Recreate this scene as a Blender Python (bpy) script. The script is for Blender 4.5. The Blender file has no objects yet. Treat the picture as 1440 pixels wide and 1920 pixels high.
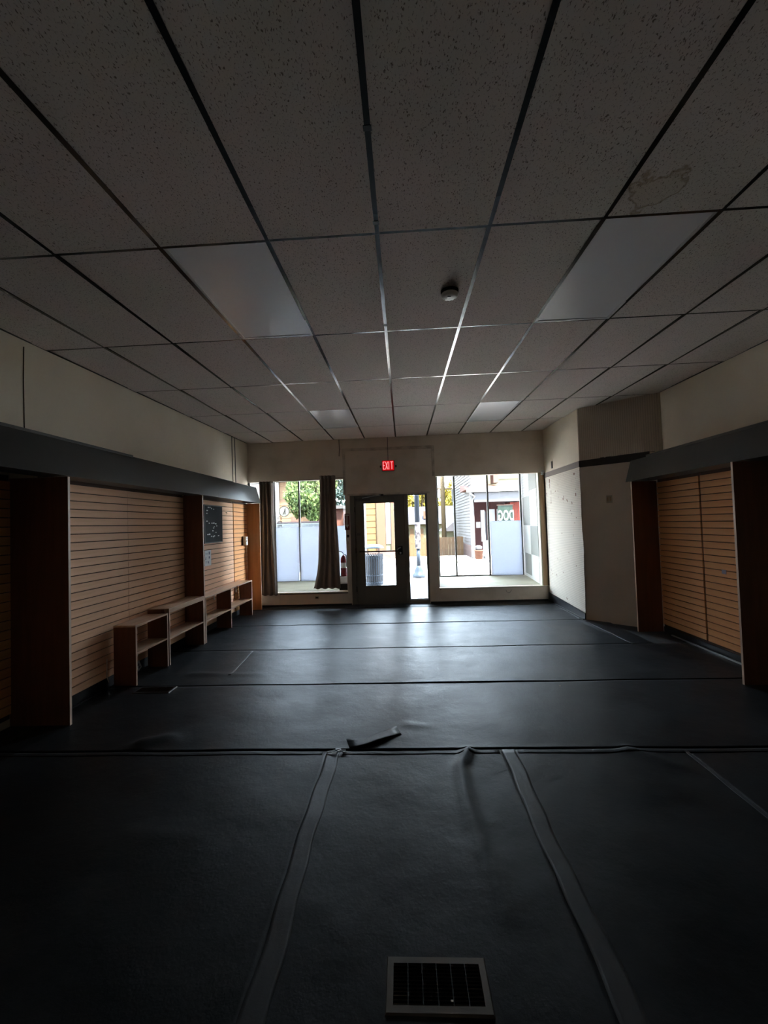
import bpy, bmesh, math, random
from mathutils import Vector, Matrix, Euler
random.seed(4)
C = bpy.context.scene.collection
S = bpy.context.scene

# ------------------------------------------------------------------ camera
HC = 1.55
YAW, PITCH, ROLL, FPX = .044166, .029, -.031, 785.46
fw = Vector((-math.sin(YAW)*math.cos(PITCH), math.cos(YAW)*math.cos(PITCH), math.sin(PITCH)))
rt = Vector((math.cos(YAW), math.sin(YAW), 0)); up = rt.cross(fw)
r2 = math.cos(ROLL)*rt + math.sin(ROLL)*up; u2 = -math.sin(ROLL)*rt + math.cos(ROLL)*up
cam = bpy.data.objects.new('camera', bpy.data.cameras.new('camera')); C.objects.link(cam)
M = Matrix((r2, u2, -fw)).transposed().to_4x4(); M.translation = (0, 0, HC)
cam.matrix_world = M
cam.data.sensor_fit = 'VERTICAL'; cam.data.sensor_height = 24; cam.data.lens = 24*FPX/1920
cam.data.clip_start = .02; cam.data.clip_end = 500
S.camera = cam

# ------------------------------------------------------------------ world, sun, exposure
W = bpy.data.worlds.new('overcast_sky'); S.world = W; W.use_nodes = True
nt = W.node_tree; nt.nodes.clear()
tc = nt.nodes.new('ShaderNodeTexCoord'); sx = nt.nodes.new('ShaderNodeSeparateXYZ')
rp = nt.nodes.new('ShaderNodeValToRGB'); bg = nt.nodes.new('ShaderNodeBackground'); wo = nt.nodes.new('ShaderNodeOutputWorld')
nt.links.new(tc.outputs['Generated'], sx.inputs[0]); nt.links.new(sx.outputs['Z'], rp.inputs[0])
nt.links.new(rp.outputs[0], bg.inputs[0]); nt.links.new(bg.outputs[0], wo.inputs[0])
rp.color_ramp.elements[0].position = 0.0; rp.color_ramp.elements[0].color = (.80, .90, 1, 1)
rp.color_ramp.elements[1].position = .7; rp.color_ramp.elements[1].color = (.62, .78, 1, 1)
bg.inputs[1].default_value = 3.2
sun = bpy.data.objects.new('sun', bpy.data.lights.new('sun', 'SUN')); C.objects.link(sun)
sun.data.energy = 9.0; sun.data.angle = math.radians(4); sun.data.color = (1, .93, .82)
sun.rotation_euler = Vector((-.25, .42, -1.0)).to_track_quat('-Z', 'Y').to_euler()
# portals: guide sky sampling through the three openings of the shopfront
for (x0, x1, z0, z1) in ((-3.0, -1.12, .3, 2.44), (-.76, .47, .36, 2.0), (.7, 2.6, .32, 2.42)):
    l = bpy.data.objects.new('sky_portal', bpy.data.lights.new('sky_portal', 'AREA')); C.objects.link(l)
    l.data.shape = 'RECTANGLE'; l.data.size = x1-x0; l.data.size_y = z1-z0
    l.location = ((x0+x1)/2, 8.35, (z0+z1)/2); l.rotation_euler = (-math.pi/2, 0, 0)
    l.data.cycles.is_portal = True
vs = S.view_settings; vs.view_transform = 'Standard'; vs.look = 'None'; vs.gamma = 1; vs.use_curve_mapping = False
vs.exposure = 3.95
S.cycles.use_denoising = True
S.cycles.max_bounces = 12; S.cycles.diffuse_bounces = 10; S.cycles.transparent_max_bounces = 16
S.cycles.sample_clamp_indirect = 10

# ------------------------------------------------------------------ materials
def mat(name, col, rough=.6, metal=0, spec=.5, var=None, bump=None, emit=None, stretch=(1, 1, 1), coat=0, trans=None):
    """var=(colour2, scale, detail, lo, hi)  bump=(scale, strength, distance)"""
    m = bpy.data.materials.new(name); m.use_nodes = True
    n = m.node_tree; b = n.nodes['Principled BSDF']
    b.inputs['Base Color'].default_value = (*col, 1); b.inputs['Roughness'].default_value = rough
    b.inputs['Metallic'].default_value = metal; b.inputs['Specular IOR Level'].default_value = spec
    b.inputs['Coat Weight'].default_value = coat
    if var or bump:
        t = n.nodes.new('ShaderNodeTexCoord'); mp = n.nodes.new('ShaderNodeMapping'); mp.inputs['Scale'].default_value = stretch
        n.links.new(t.outputs['Object'], mp.inputs[0])
    if var:
        no = n.nodes.new('ShaderNodeTexNoise'); no.inputs['Scale'].default_value = var[1]; no.inputs['Detail'].default_value = var[2]
        cr = n.nodes.new('ShaderNodeValToRGB'); cr.color_ramp.elements[0].position = var[3]; cr.color_ramp.elements[1].position = var[4]
        cr.color_ramp.elements[0].color = (*var[0], 1); cr.color_ramp.elements[1].color = (*col, 1)
        n.links.new(mp.outputs[0], no.inputs['Vector']); n.links.new(no.outputs[0], cr.inputs[0]); n.links.new(cr.outputs[0], b.inputs['Base Color'])
    if bump:
        nb = n.nodes.new('ShaderNodeTexNoise'); nb.inputs['Scale'].default_value = bump[0]; nb.inputs['Detail'].default_value = 5
        bp = n.nodes.new('ShaderNodeBump'); bp.inputs['Strength'].default_value = bump[1]; bp.inputs['Distance'].default_value = bump[2]
        n.links.new(mp.outputs[0], nb.inputs['Vector']); n.links.new(nb.outputs[0], bp.inputs['Height']); n.links.new(bp.outputs[0], b.inputs['Normal'])
    if emit:
        b.inputs['Emission Color'].default_value = (*emit[0], 1); b.inputs['Emission Strength'].default_value = emit[1]
    if trans:
        tr = n.nodes.new('ShaderNodeBsdfTranslucent'); tr.inputs[0].default_value = (*trans[0], 1)
        mx = n.nodes.new('ShaderNodeMixShader'); mx.inputs[0].default_value = trans[1]
        o = n.nodes['Material Output']
        n.links.new(b.outputs[0], mx.inputs[1]); n.links.new(tr.outputs[0], mx.inputs[2]); n.links.new(mx.outputs[0], o.inputs[0])
    return m

def glass(name, tint=(.96, .98, .97), dirt=0.0, dz=(0, 0)):
    m = bpy.data.materials.new(name); m.use_nodes = True; n = m.node_tree; n.nodes.clear()
    o = n.nodes.new('ShaderNodeOutputMaterial'); t = n.nodes.new('ShaderNodeBsdfTransparent'); t.inputs[0].default_value = (*tint, 1)
    g = n.nodes.new('ShaderNodeBsdfGlossy'); g.inputs['Roughness'].default_value = .02
    lw = n.nodes.new('ShaderNodeFresnel'); lw.inputs[0].default_value = 1.45
    mx = n.nodes.new('ShaderNodeMixShader')
    n.links.new(lw.outputs[0], mx.inputs[0]); n.links.new(t.outputs[0], mx.inputs[1]); n.links.new(g.outputs[0], mx.inputs[2])
    last = mx
    if dirt:
        tx = n.nodes.new('ShaderNodeTexCoord'); no = n.nodes.new('ShaderNodeTexNoise'); no.inputs['Scale'].default_value = 5; no.inputs['Detail'].default_value = 4
        sp = n.nodes.new('ShaderNodeSeparateXYZ'); mr = n.nodes.new('ShaderNodeMapRange'); mr.inputs[1].default_value = dz[1]; mr.inputs[2].default_value = dz[0]; mr.inputs[3].default_value = .02; mr.inputs[4].default_value = 1
        n.links.new(tx.outputs['Object'], no.inputs['Vector']); n.links.new(tx.outputs['Object'], sp.inputs[0]); n.links.new(sp.outputs[2], mr.inputs[0])
        mu = n.nodes.new('ShaderNodeMath'); mu.operation = 'MULTIPLY'; n.links.new(no.outputs[0], mu.inputs[0]); n.links.new(mr.outputs[0], mu.inputs[1])
        m2 = n.nodes.new('ShaderNodeMath'); m2.operation = 'MULTIPLY'; m2.inputs[1].default_value = dirt*2; n.links.new(mu.outputs[0], m2.inputs[0])
        tl = n.nodes.new('ShaderNodeBsdfTranslucent'); tl.inputs[0].default_value = (.75, .8, .85, 1)
        m3 = n.nodes.new('ShaderNodeMixShader'); n.links.new(m2.outputs[0], m3.inputs[0]); n.links.new(mx.outputs[0], m3.inputs[1]); n.links.new(tl.outputs[0], m3.inputs[2]); last = m3
    n.links.new(last.outputs[0], o.inputs[0])
    return m

def tile_mat(name, stain=None):
    m = mat(name, (.47, .42, .385), .9, spec=.1)
    n = m.node_tree; b = n.nodes['Principled BSDF']
    t = n.nodes.new('ShaderNodeTexCoord')
    mp = n.nodes.new('ShaderNodeMapping'); mp.inputs['Scale'].default_value = (1, .55, 1); n.links.new(t.outputs['Object'], mp.inputs[0])
    oi = n.nodes.new('ShaderNodeObjectInfo'); ad = n.nodes.new('ShaderNodeVectorMath'); ad.operation = 'ADD'
    sc = n.nodes.new('ShaderNodeVectorMath'); sc.operation = 'SCALE'; sc.inputs['Scale'].default_value = .37
    n.links.new(oi.outputs['Location'], sc.inputs[0]); n.links.new(mp.outputs[0], ad.inputs[0]); n.links.new(sc.outputs[0], ad.inputs[1])
    # fissures: sparse elongated pits
    v = n.nodes.new('ShaderNodeTexNoise'); v.inputs['Scale'].default_value = 165; v.inputs['Detail'].default_value = 2; v.inputs['Distortion'].default_value = .6
    n.links.new(ad.outputs[0], v.inputs['Vector'])
    cr = n.nodes.new('ShaderNodeValToRGB'); cr.color_ramp.elements[0].position = .32; cr.color_ramp.elements[1].position = .41
    cr.color_ramp.elements[0].color = (.30, .26, .24, 1); cr.color_ramp.elements[1].color = (1, 1, 1, 1)
    n.links.new(v.outputs[0], cr.inputs[0])
    big = n.nodes.new('ShaderNodeTexNoise'); big.inputs['Scale'].default_value = 3; n.links.new(ad.outputs[0], big.inputs['Vector'])
    c2 = n.nodes.new('ShaderNodeValToRGB'); c2.color_ramp.elements[0].position = .35; c2.color_ramp.elements[1].position = .65
    c2.color_ramp.elements[0].color = (.68, .58, .54, 1); c2.color_ramp.elements[1].color = (.64, .59, .525, 1)
    n.links.new(big.outputs[0], c2.inputs[0])
    mu = n.nodes.new('ShaderNodeMix'); mu.data_type = 'RGBA'; mu.blend_type = 'MULTIPLY'; mu.inputs[0].default_value = 1
    n.links.new(c2.outputs[0], mu.inputs[6]); n.links.new(cr.outputs[0], mu.inputs[7]); last = mu.outputs[2]
    if stain:
        vd = n.nodes.new('ShaderNodeVectorMath'); vd.operation = 'DISTANCE'; vd.inputs[1].default_value = stain
        nz = n.nodes.new('ShaderNodeTexNoise'); nz.inputs['Scale'].default_value = 7; nz.inputs['Detail'].default_value = 4; n.links.new(t.outputs['Object'], nz.inputs['Vector'])
        a = n.nodes.new('ShaderNodeMath'); a.operation = 'MULTIPLY_ADD'; a.inputs[1].default_value = .30; n.links.new(nz.outputs[0], a.inputs[0])
        mpp = n.nodes.new('ShaderNodeMapping'); mpp.inputs['Scale'].default_value = (1, 1, 0); n.links.new(t.outputs['Object'], mpp.inputs[0]); n.links.new(mpp.outputs[0], vd.inputs[0]); n.links.new(vd.outputs['Value'], a.inputs[2])
        rr = n.nodes.new('ShaderNodeValToRGB'); e = rr.color_ramp.elements
        e[0].position = .0; e[0].color = (.93, .90, .84, 1); e[1].position = 1; e[1].color = (1, 1, 1, 1)
        for p, c in ((.256, (.93, .90, .84, 1)), (.272, (.55, .48, .38, 1)), (.285, (1, 1, 1, 1))):
            k = rr.color_ramp.elements.new(p); k.color = c
        n.links.new(a.outputs[0], rr.inputs[0])
        mm = n.nodes.new('ShaderNodeMix'); mm.data_type = 'RGBA'; mm.blend_type = 'MULTIPLY'; mm.inputs[0].default_value = 1
        n.links.new(last, mm.inputs[6]); n.links.new(rr.outputs[0], mm.inputs[7]); last = mm.outputs[2]
    n.links.new(last, b.inputs['Base Color'])
    bp = n.nodes.new('ShaderNodeBump'); bp.inputs['Strength'].default_value = .5; bp.inputs['Distance'].default_value = .002
    n.links.new(v.outputs[0], bp.inputs['Height']); n.links.new(bp.outputs[0], b.inputs['Normal'])
    return m

def ribbed(name, col, axis, scale, strength=.6, dist=.003, spots=None, dark=.8):
    m = mat(name, col, .75, spec=.25); n = m.node_tree; b = n.nodes['Principled BSDF']
    t = n.nodes.new('ShaderNodeTexCoord'); w = n.nodes.new('ShaderNodeTexWave'); w.bands_direction = axis; w.inputs['Scale'].default_value = scale; w.inputs['Distortion'].default_value = .6; w.inputs['Detail'].default_value = 2
    n.links.new(t.outputs['Object'], w.inputs['Vector'])
    bp = n.nodes.new('ShaderNodeBump'); bp.inputs['Strength'].default_value = strength; bp.inputs['Distance'].default_value = dist
    n.links.new(w.outputs[1], bp.inputs['Height']); n.links.new(bp.outputs[0], b.inputs['Normal'])
    cr = n.nodes.new('ShaderNodeValToRGB'); cr.color_ramp.elements[0].position = .1; cr.color_ramp.elements[1].position = .4
    cr.color_ramp.elements[0].color = (*[c*dark for c in col], 1); cr.color_ramp.elements[1].color = (*col, 1)
    n.links.new(w.outputs[1], cr.inputs[0]); last = cr.outputs[0]
    if spots:
        no = n.nodes.new('ShaderNodeTexNoise'); no.inputs['Scale'].default_value = 9; no.inputs['Detail'].default_value = 2; n.links.new(t.outputs['Object'], no.inputs['Vector'])
        c2 = n.nodes.new('ShaderNodeValToRGB'); c2.color_ramp.elements[0].position = .70; c2.color_ramp.elements[1].position = .73
        c2.color_ramp.elements[0].color = (1, 1, 1, 1); c2.color_ramp.elements[1].color = (*spots, 1); n.links.new(no.outputs[0], c2.inputs[0])
        mm = n.nodes.new('ShaderNodeMix'); mm.data_type = 'RGBA'; mm.blend_type = 'MULTIPLY'; mm.inputs[0].default_value = 1
        n.links.new(last, mm.inputs[6]); n.links.new(c2.outputs[0], mm.inputs[7]); last = mm.outputs[2]
    n.links.new(last, b.inputs['Base Color'])
    return m

def rubber(name, c1, c2, r1, r2):
    m = mat(name, c1, r1, spec=.10); n = m.node_tree; b = n.nodes['Principled BSDF']; b.inputs['Specular Tint'].default_value = (.86, .92, 1, 1)
    t = n.nodes.new('ShaderNodeTexCoord')
    no = n.nodes.new('ShaderNodeTexNoise'); no.inputs['Scale'].default_value = 2.2; no.inputs['Detail'].default_value = 7; no.inputs['Roughness'].default_value = .7
    n.links.new(t.outputs['Object'], no.inputs['Vector'])
    cr = n.nodes.new('ShaderNodeValToRGB'); cr.color_ramp.elements[0].position = .3; cr.color_ramp.elements[1].position = .7
    cr.color_ramp.elements[0].color = (*c1, 1); cr.color_ramp.elements[1].color = (*c2, 1)
    n.links.new(no.outputs[0], cr.inputs[0]); n.links.new(cr.outputs[0], b.inputs['Base Color'])
    mr = n.nodes.new('ShaderNodeMapRange'); mr.inputs[1].default_value = .3; mr.inputs[2].default_value = .7; mr.inputs[3].default_value = r2; mr.inputs[4].default_value = r1
    n.links.new(no.outputs[0], mr.inputs[0]); n.links.new(mr.outputs[0], b.inputs['Roughness'])
    f = n.nodes.new('ShaderNodeTexNoise'); f.inputs['Scale'].default_value = 60; f.inputs['Detail'].default_value = 6; f.inputs['Roughness'].default_value = .75
    n.links.new(t.outputs['Object'], f.inputs['Vector'])
    b1 = n.nodes.new('ShaderNodeBump'); b1.inputs['Strength'].default_value = .5; b1.inputs['Distance'].default_value = .0025; n.links.new(f.outputs[0], b1.inputs['Height'])
    g = n.nodes.new('ShaderNodeTexNoise'); g.inputs['Scale'].default_value = 5; g.inputs['Detail'].default_value = 4; n.links.new(t.outputs['Object'], g.inputs['Vector'])
    b2 = n.nodes.new('ShaderNodeBump'); b2.inputs['Strength'].default_value = .5; b2.inputs['Distance'].default_value = .012
    n.links.new(g.outputs[0], b2.inputs['Height']); n.links.new(b1.outputs[0], b2.inputs['Normal']); n.links.new(b2.outputs[0], b.inputs['Normal'])
    return m

m = {}
m['plaster'] = mat('beige_wall_paint', (.76, .68, .55), .7, spec=.25, var=((.69, .61, .48), 1.6, 6, .3, .62), bump=(9, .15, .01))
m['front'] = mat('taupe_front_wall_paint', (.74, .65, .56), .7, spec=.3, var=((.62, .54, .44), 2.5, 6, .28, .55), bump=(6, .2, .01))
m['smooth'] = mat('smooth_taupe_panel', (.74, .64, .53), .75, spec=.3, var=((.68, .58, .48), 2, 5, .3, .6))
m['slab'] = mat('dark_concrete_slab', (.05, .05, .05), .9)
m['rubber'] = rubber('black_rubber_sheet', (.009, .0092, .0098), (.021, .0215, .0225), .50, .36)
m['tape'] = rubber('scuffed_grey_tape', (.045, .046, .048), (.07, .07, .072), .43, .34)
m['tile'] = tile_mat('fissured_ceiling_tile'); m['tile_stain'] = tile_mat('stained_ceiling_tile', (-.15, .44, 0))
m['tbar'] = mat('satin_metal_ceiling_grid', (.045, .045, .045), .16, metal=.5)
m['diffuser'] = mat('prismatic_light_diffuser', (.74, .74, .76), .24, spec=.8, bump=(400, .15, .001))
m['lightframe'] = mat('light_frame_white_metal', (.6, .6, .6), .35, metal=.3)
m['slat'] = mat('pinkish_maple_laminate', (.88, .54, .35), .6, spec=.12, var=((.80, .47, .29), 7, 5, .35, .6), stretch=(1, .25, 4), bump=(120, .08, .001))
m['slat2'] = mat('orange_maple_laminate', (.84, .42, .19), .6, spec=.12, var=((.76, .36, .15), 7, 5, .35, .6), stretch=(1, .25, 4), bump=(120, .08, .001))
m['groove'] = mat('dark_groove_backing', (.07, .035, .02), .8)
m['gable'] = mat('shaded_laminate_side', (.22, .085, .045), .45, spec=.4, var=((.18, .07, .035), 6, 5, .35, .6), stretch=(4, 4, .3))  # side laminate with the shade of camera-facing faces put into its colour
m['gable_lit'] = mat('lit_laminate_side', (.62, .30, .12), .45, spec=.4, var=((.52, .24, .09), 6, 5, .35, .6), stretch=(4, 4, .3))  # same side laminate painted brighter, as lit, for the far left panel
m['edge'] = mat('pale_edge_banding', (.66, .48, .36), .4)
m['shelf'] = mat('maple_shelf_laminate', (.62, .42, .29), .35, spec=.5, var=((.48, .29, .19), 7, 5, .35, .6), stretch=(4, .3, 4))
m['fascia'] = mat('charcoal_fascia_paint', (.055, .054, .049), .42, spec=.3, bump=(12, .12, .006))
m['black'] = mat('matt_black', (.010, .010, .011), .7, spec=.12)
m['band'] = mat('black_band_adhesive', (.02, .014, .014), .6)
m['base'] = mat('black_vinyl_baseboard', (.018, .018, .02), .35)
m['wallpaper'] = ribbed('white_ribbed_wallpaper', (.68, .61, .52), 'Z', 11, .5, .003, (.45, .35, .3), .84)
m['pegboard'] = ribbed('ribbed_taupe_board', (.58, .49, .40), 'X', 11, .7, .004)
m['wood'] = mat('raw_wood_post', (.50, .34, .20), .6, var=((.36, .22, .12), 3, 6, .3, .6), stretch=(6, 6, .5))
m['cream'] = mat('cream_trim_paint', (.74, .68, .55), .5)
m['platform'] = mat('cream_platform_vinyl', (.42, .39, .29), .6, spec=.1, var=((.37, .34, .25), 3, 5, .3, .6))
m['showwhite'] = mat('white_showcase_paint', (.52, .51, .47), .6)
m['ribgrey'] = ribbed('grey_ribbed_textile', (.22, .215, .19), 'Y', 20, .5, .002)
m['ribwhite'] = ribbed('white_ribbed_textile', (.42, .41, .38), 'Z', 5, .5, .004, None, .9)
m['bronze'] = mat('dark_bronze_door_frame', (.17, .155, .13), .4, spec=.5, metal=.0)
m['mullion'] = mat('brushed_grey_mullion', (.12, .12, .11), .6, spec=.2)
m['chrome'] = mat('worn_silver_hardware', (.55, .55, .55), .3, metal=1)
m['glass'] = glass('clear_glass')
m['dirty'] = glass('hazy_dusty_glass', dirt=.008, dz=(.1, 1.35))
m['board'] = mat('white_board', (.42, .44, .48), .7, spec=.2, trans=((.87, .91, 1), .38))
m['curtain'] = mat('taupe_curtain_cloth', (.26, .21, .18), .9, spec=.1, bump=(250, .2, .001), trans=((.25, .2, .17), .12))
m['wire'] = mat('grey_wire', (.14, .13, .12), .6)
m['red'] = mat('fire_red_paint', (.16, .005, .01), .35)
m['white'] = mat('white_plastic', (.78, .77, .73), .45)
m['ivory'] = mat('aged_ivory_plastic', (.45, .40, .30), .5)
m['exitface'] = mat('exit_face_glow', (.25, .0, .0), .5, emit=((1, .008, .012), .032))
m['exitletter'] = mat('exit_letter_glow', (.6, .05, .05), .5, emit=((1, .30, .30), .11))
m['housing'] = mat('exit_housing', (.06, .05, .05), .5)
m['iron'] = mat('blackened_metal', (.02, .02, .02), .4, metal=.5)
m['register'] = mat('brown_register_metal', (.10, .085, .07), .42, metal=.6)
m['paper'] = mat('printed_paper', (.75, .74, .72), .7)
m['ink'] = mat('grey_ink', (.22, .22, .26), .7)
# outside
m['walk'] = mat('concrete_sidewalk', (0.288, 0.259, 0.242), .8, var=((0.242, 0.213, 0.195), 2, 5, .3, .6))
m['street'] = mat('asphalt_street', (0.195, 0.179, 0.173), .85, var=((0.156, 0.144, 0.144), 1.5, 5, .3, .6))
m['grass'] = mat('dry_verge', (0.12, 0.09, 0.048), .9, var=((0.075, 0.072, 0.024), 1, 5, .3, .6))
m['orange'] = mat('orange_clapboard', (0.0556, 0.0305, 0.0129), .7)
m['peach'] = mat('peach_clapboard', (0.052, 0.0303, 0.0168), .7)
m['salmon'] = mat('salmon_column_paint', (0.0535, 0.024, 0.0148), .7)
m['xcream'] = mat('cream_facade_paint', (0.0665, 0.0611, 0.0389), .7)
m['xwhite'] = mat('white_facade_paint', (0.0935, 0.089, 0.0865), .7)
m['clap'] = mat('pale_pink_clapboard', (0.0505, 0.0438, 0.042), .7)
m['brick'] = mat('pink_foundation_stone', (0.0529, 0.0353, 0.0306), .8, var=((0.0388, 0.0259, 0.0235), 5, 5, .3, .6))
m['redwall'] = mat('dusty_rose_wall', (0.047, 0.0202, 0.0202), .8)
m['redbrick'] = mat('bright_red_brick', (0.0758, 0.0126, 0.00885), .7)
m['roofpink'] = mat('weathered_red_roof', (0.0563, 0.0259, 0.02), .8)
m['roofgrey'] = mat('grey_shingle_roof', (0.0294, 0.0282, 0.0329), .8, var=((0.0211, 0.02, 0.0235), 3, 4, .3, .6))
m['xgrey'] = mat('grey_soffit_paint', (0.037, 0.0353, 0.037), .7)
m['lamp'] = mat('blue_grey_lamp_iron', (0.0132, 0.0185, 0.0264), .5, metal=.2)
m['pole'] = mat('grey_steel_pole', (0.0462, 0.0429, 0.0429), .5)
m['can'] = mat('blue_grey_steel', (0.033, 0.038, 0.0462), .5)
m['lid'] = mat('pale_domed_lid', (0.0756, 0.0876, 0.0972), .35)
m['leafg'] = mat('green_foliage', (0.0335, 0.0473, 0.0119), .7, var=((0.0138, 0.0236, 0.00788), 4, 3, .35, .6))
m['leafb'] = mat('blue_green_foliage', (0.0294, 0.0441, 0.0367), .7)
m['leafy'] = mat('autumn_yellow_foliage', (0.0978, 0.066, 0.00786), .7, var=((0.0567, 0.0535, 0.00786), 3, 3, .35, .6))
m['bark'] = mat('tree_bark', (0.0235, 0.0168, 0.0118), .9)
m['timber'] = mat('timber_pole', (0.0588, 0.04, 0.0211), .8)  # even brown timber colour
m['car'] = mat('dull_mauve_car_paint', (0.010, 0.0075, 0.0085), .35)
m['carglass'] = mat('dark_car_glass', (0.0144, 0.0168, 0.0192), .1)
m['tyre'] = mat('tyre_rubber', (0.0096, 0.0096, 0.0096), .8)
m['green'] = mat('dark_green_sign', (0.0042, 0.0084, 0.0059), .6)
m['mint'] = mat('mint_white_lettering', (0.0847, 0.0966, 0.0896), .6)
m['brown'] = mat('brown_shutter', (0.0336, 0.0168, 0.0118), .7)
m['fence'] = mat('orange_wood_fence', (0.0508, 0.0296, 0.0157), .8)

OUTSIDE = ('walk street grass orange peach salmon xcream xwhite clap brick redwall redbrick roofpink roofgrey xgrey lamp pole can lid leafg leafb leafy bark timber car green mint brown fence carglass').split()
for k in OUTSIDE: m[k].node_tree.nodes['Principled BSDF'].inputs['Specular IOR Level'].default_value = .08

# ------------------------------------------------------------------ mesh helpers
class MB:
    def __init__(s): s.v = []; s.f = []; s.mi = []; s.cur = 0
    def add(s, vs, fs):
        o = len(s.v); s.v += [tuple(v) for v in vs]; s.f += [tuple(i+o for i in f) for f in fs]; s.mi += [s.cur]*len(fs); return s
    def box(s, x0, x1, y0, y1, z0, z1, T=None):
        vs = [Vector((x, y, z)) for x in (x0, x1) for y in (y0, y1) for z in (z0, z1)]
        if T is not None: vs = [T @ v for v in vs]
        return s.add(vs, [(0, 1, 3, 2), (4, 6, 7, 5), (0, 4, 5, 1), (2, 3, 7, 6), (0, 2, 6, 4), (1, 5, 7, 3)])
    def prism(s, poly, axis, a, b):
        """poly of 2D points extruded along axis from a to b (axis 0: pts are y,z; 1: x,z; 2: x,y)"""
        n = len(poly)
        def P(p, t): return [(t, p[0], p[1]), (p[0], t, p[1]), (p[0], p[1], t)][axis]
        vs = [P(p, a) for p in poly]+[P(p, b) for p in poly]
        return s.add(vs, [tuple(range(n))[::-1], tuple(range(n, 2*n))]+[(i, (i+1) % n, n+(i+1) % n, n+i) for i in range(n)])
    def lathe(s, prof, c, n=20, axis=2, T=None):
        """prof: list of (radius, height)"""
        vs = []
        for r, h in prof:
            for k in range(n):
                a = 2*math.pi*k/n; p = (r*math.cos(a), r*math.sin(a), h)
                if axis == 1: p = (p[0], p[2], p[1])
                if axis == 0: p = (p[2], p[0], p[1])
                v = Vector((p[0]+c[0], p[1]+c[1], p[2]+c[2]))
                vs.append(T @ v if T is not None else v)
        fs = []
        for i in range(len(prof)-1):
            for k in range(n):
                fs.append((i*n+k, i*n+(k+1) % n, (i+1)*n+(k+1) % n, (i+1)*n+k))
        fs.append(tuple(range(n))[::-1]); fs.append(tuple((len(prof)-1)*n+k for k in range(n)))
        return s.add(vs, fs)
    def tube(s, pts, r, n=8):
        pts = [Vector(p) for p in pts]; vs = []
        for i, p in enumerate(pts):
            d = (pts[min(i+1, len(pts)-1)]-pts[max(i-1, 0)]).normalized()
            a = d.orthogonal().normalized() if abs(d.z) > .99 else d.cross(Vector((0, 0, 1))).normalized(); b = d.cross(a)
            rr = r[i] if isinstance(r, (list, tuple)) else r
            for k in range(n):
                t = 2*math.pi*k/n; vs.append(p+a*math.cos(t)*rr+b*math.sin(t)*rr)
        fs = [(i*n+k, i*n+(k+1) % n, (i+1)*n+(k+1) % n, (i+1)*n+k) for i in range(len(pts)-1) for k in range(n)]
        fs += [tuple(range(n))[::-1], tuple((len(pts)-1)*n+k for k in range(n))]
        return s.add(vs, fs)
    def mesh(s, name, ms, smooth=False):
        me = bpy.data.meshes.new(name); me.from_pydata(s.v, [], s.f)
        for x in (ms if isinstance(ms, (list, tuple)) else [ms]): me.materials.append(x)
        if len(me.materials) > 1: me.polygons.foreach_set('material_index', s.mi)
        bm = bmesh.new(); bm.from_mesh(me); bmesh.ops.recalc_face_normals(bm, faces=bm.faces); bm.to_mesh(me); bm.free()
        if smooth: me.polygons.foreach_set('use_smooth', [True]*len(me.polygons))
        return me
    def build(s, name, ms, parent=None, bevel=0, smooth=False, **kw):
        o = bpy.data.objects.new(name, s.mesh(name, ms, smooth)); C.objects.link(o)
        if parent: o.parent = parent; o.matrix_parent_inverse = Matrix.Identity(4)
        if bevel: bv = o.modifiers.new('bevel', 'BEVEL'); bv.width = bevel; bv.segments = 2; bv.limit_method = 'ANGLE'
        for k, v in kw.items(): o[k] = v
        return o
def B(*a, **k): return MB().box(*a, **k)
def thing(name, label, cat, group=None, loc=(0, 0, 0)):
    o = bpy.data.objects.new(name, None); C.objects.link(o); o.empty_display_size = .1; o['label'] = label; o['category'] = cat
    if group: o['group'] = group
    return o
def tag(o, label, cat, group=None):
    o['label'] = label; o['category'] = cat
    if group: o['group'] = group
    return o
def inst(me, name, parent=None, mw=None, **kw):
    o = bpy.data.objects.new(name, me); C.objects.link(o)
    if parent: o.parent = parent
    if mw is not None: o.matrix_local = mw
    for k, v in kw.items(): o[k] = v
    return o
def recentre(root):
    """put an Empty at the base of what it parents, keeping the parts where they stand"""
    bpy.context.view_layer.update()
    ks = list(root.children); pts = []
    def walk(o):
        if o.type == 'MESH': pts.extend(o.matrix_world @ Vector(c) for c in o.bound_box)
        for c in o.children: walk(c)
    for k in ks: walk(k)
    lo = [min(p[i] for p in pts) for i in range(3)]; hi = [max(p[i] for p in pts) for i in range(3)]
    off = Vector(((lo[0]+hi[0])/2, (lo[1]+hi[1])/2, lo[2]))
    root.location = off
    for k in ks: k.matrix_local = Matrix.Translation(-off) @ k.matrix_local
def text_mesh(txt, size, depth, material, name, mirror=False, sx=1.0, bold=0.0):
    cu = bpy.data.curves.new('t', 'FONT'); cu.body = txt; cu.size = size; cu.extrude = depth; cu.align_x = 'CENTER'; cu.align_y = 'CENTER'; cu.offset = bold
    o = bpy.data.objects.new('t', cu); C.objects.link(o); bpy.context.view_layer.update()
    me = bpy.data.meshes.new_from_object(o.evaluated_get(bpy.context.evaluated_depsgraph_get())); bpy.data.objects.remove(o)
    for v in me.vertices: v.co.x *= sx*(-1 if mirror else 1)
    if mirror: me.flip_normals()
    me.materials.clear(); me.materials.append(material); me.name = name
    return me

# ------------------------------------------------------------------ room constants
XL, XR, YF, YB = -3.05, 3.56, 8.17, -4.6
def cz(x, y): return HC+1.59535+.006084*(x+.09055)+.01865*(y-2.24474)
GX = -.09055; GY = 2.24474; T = .6096

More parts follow.
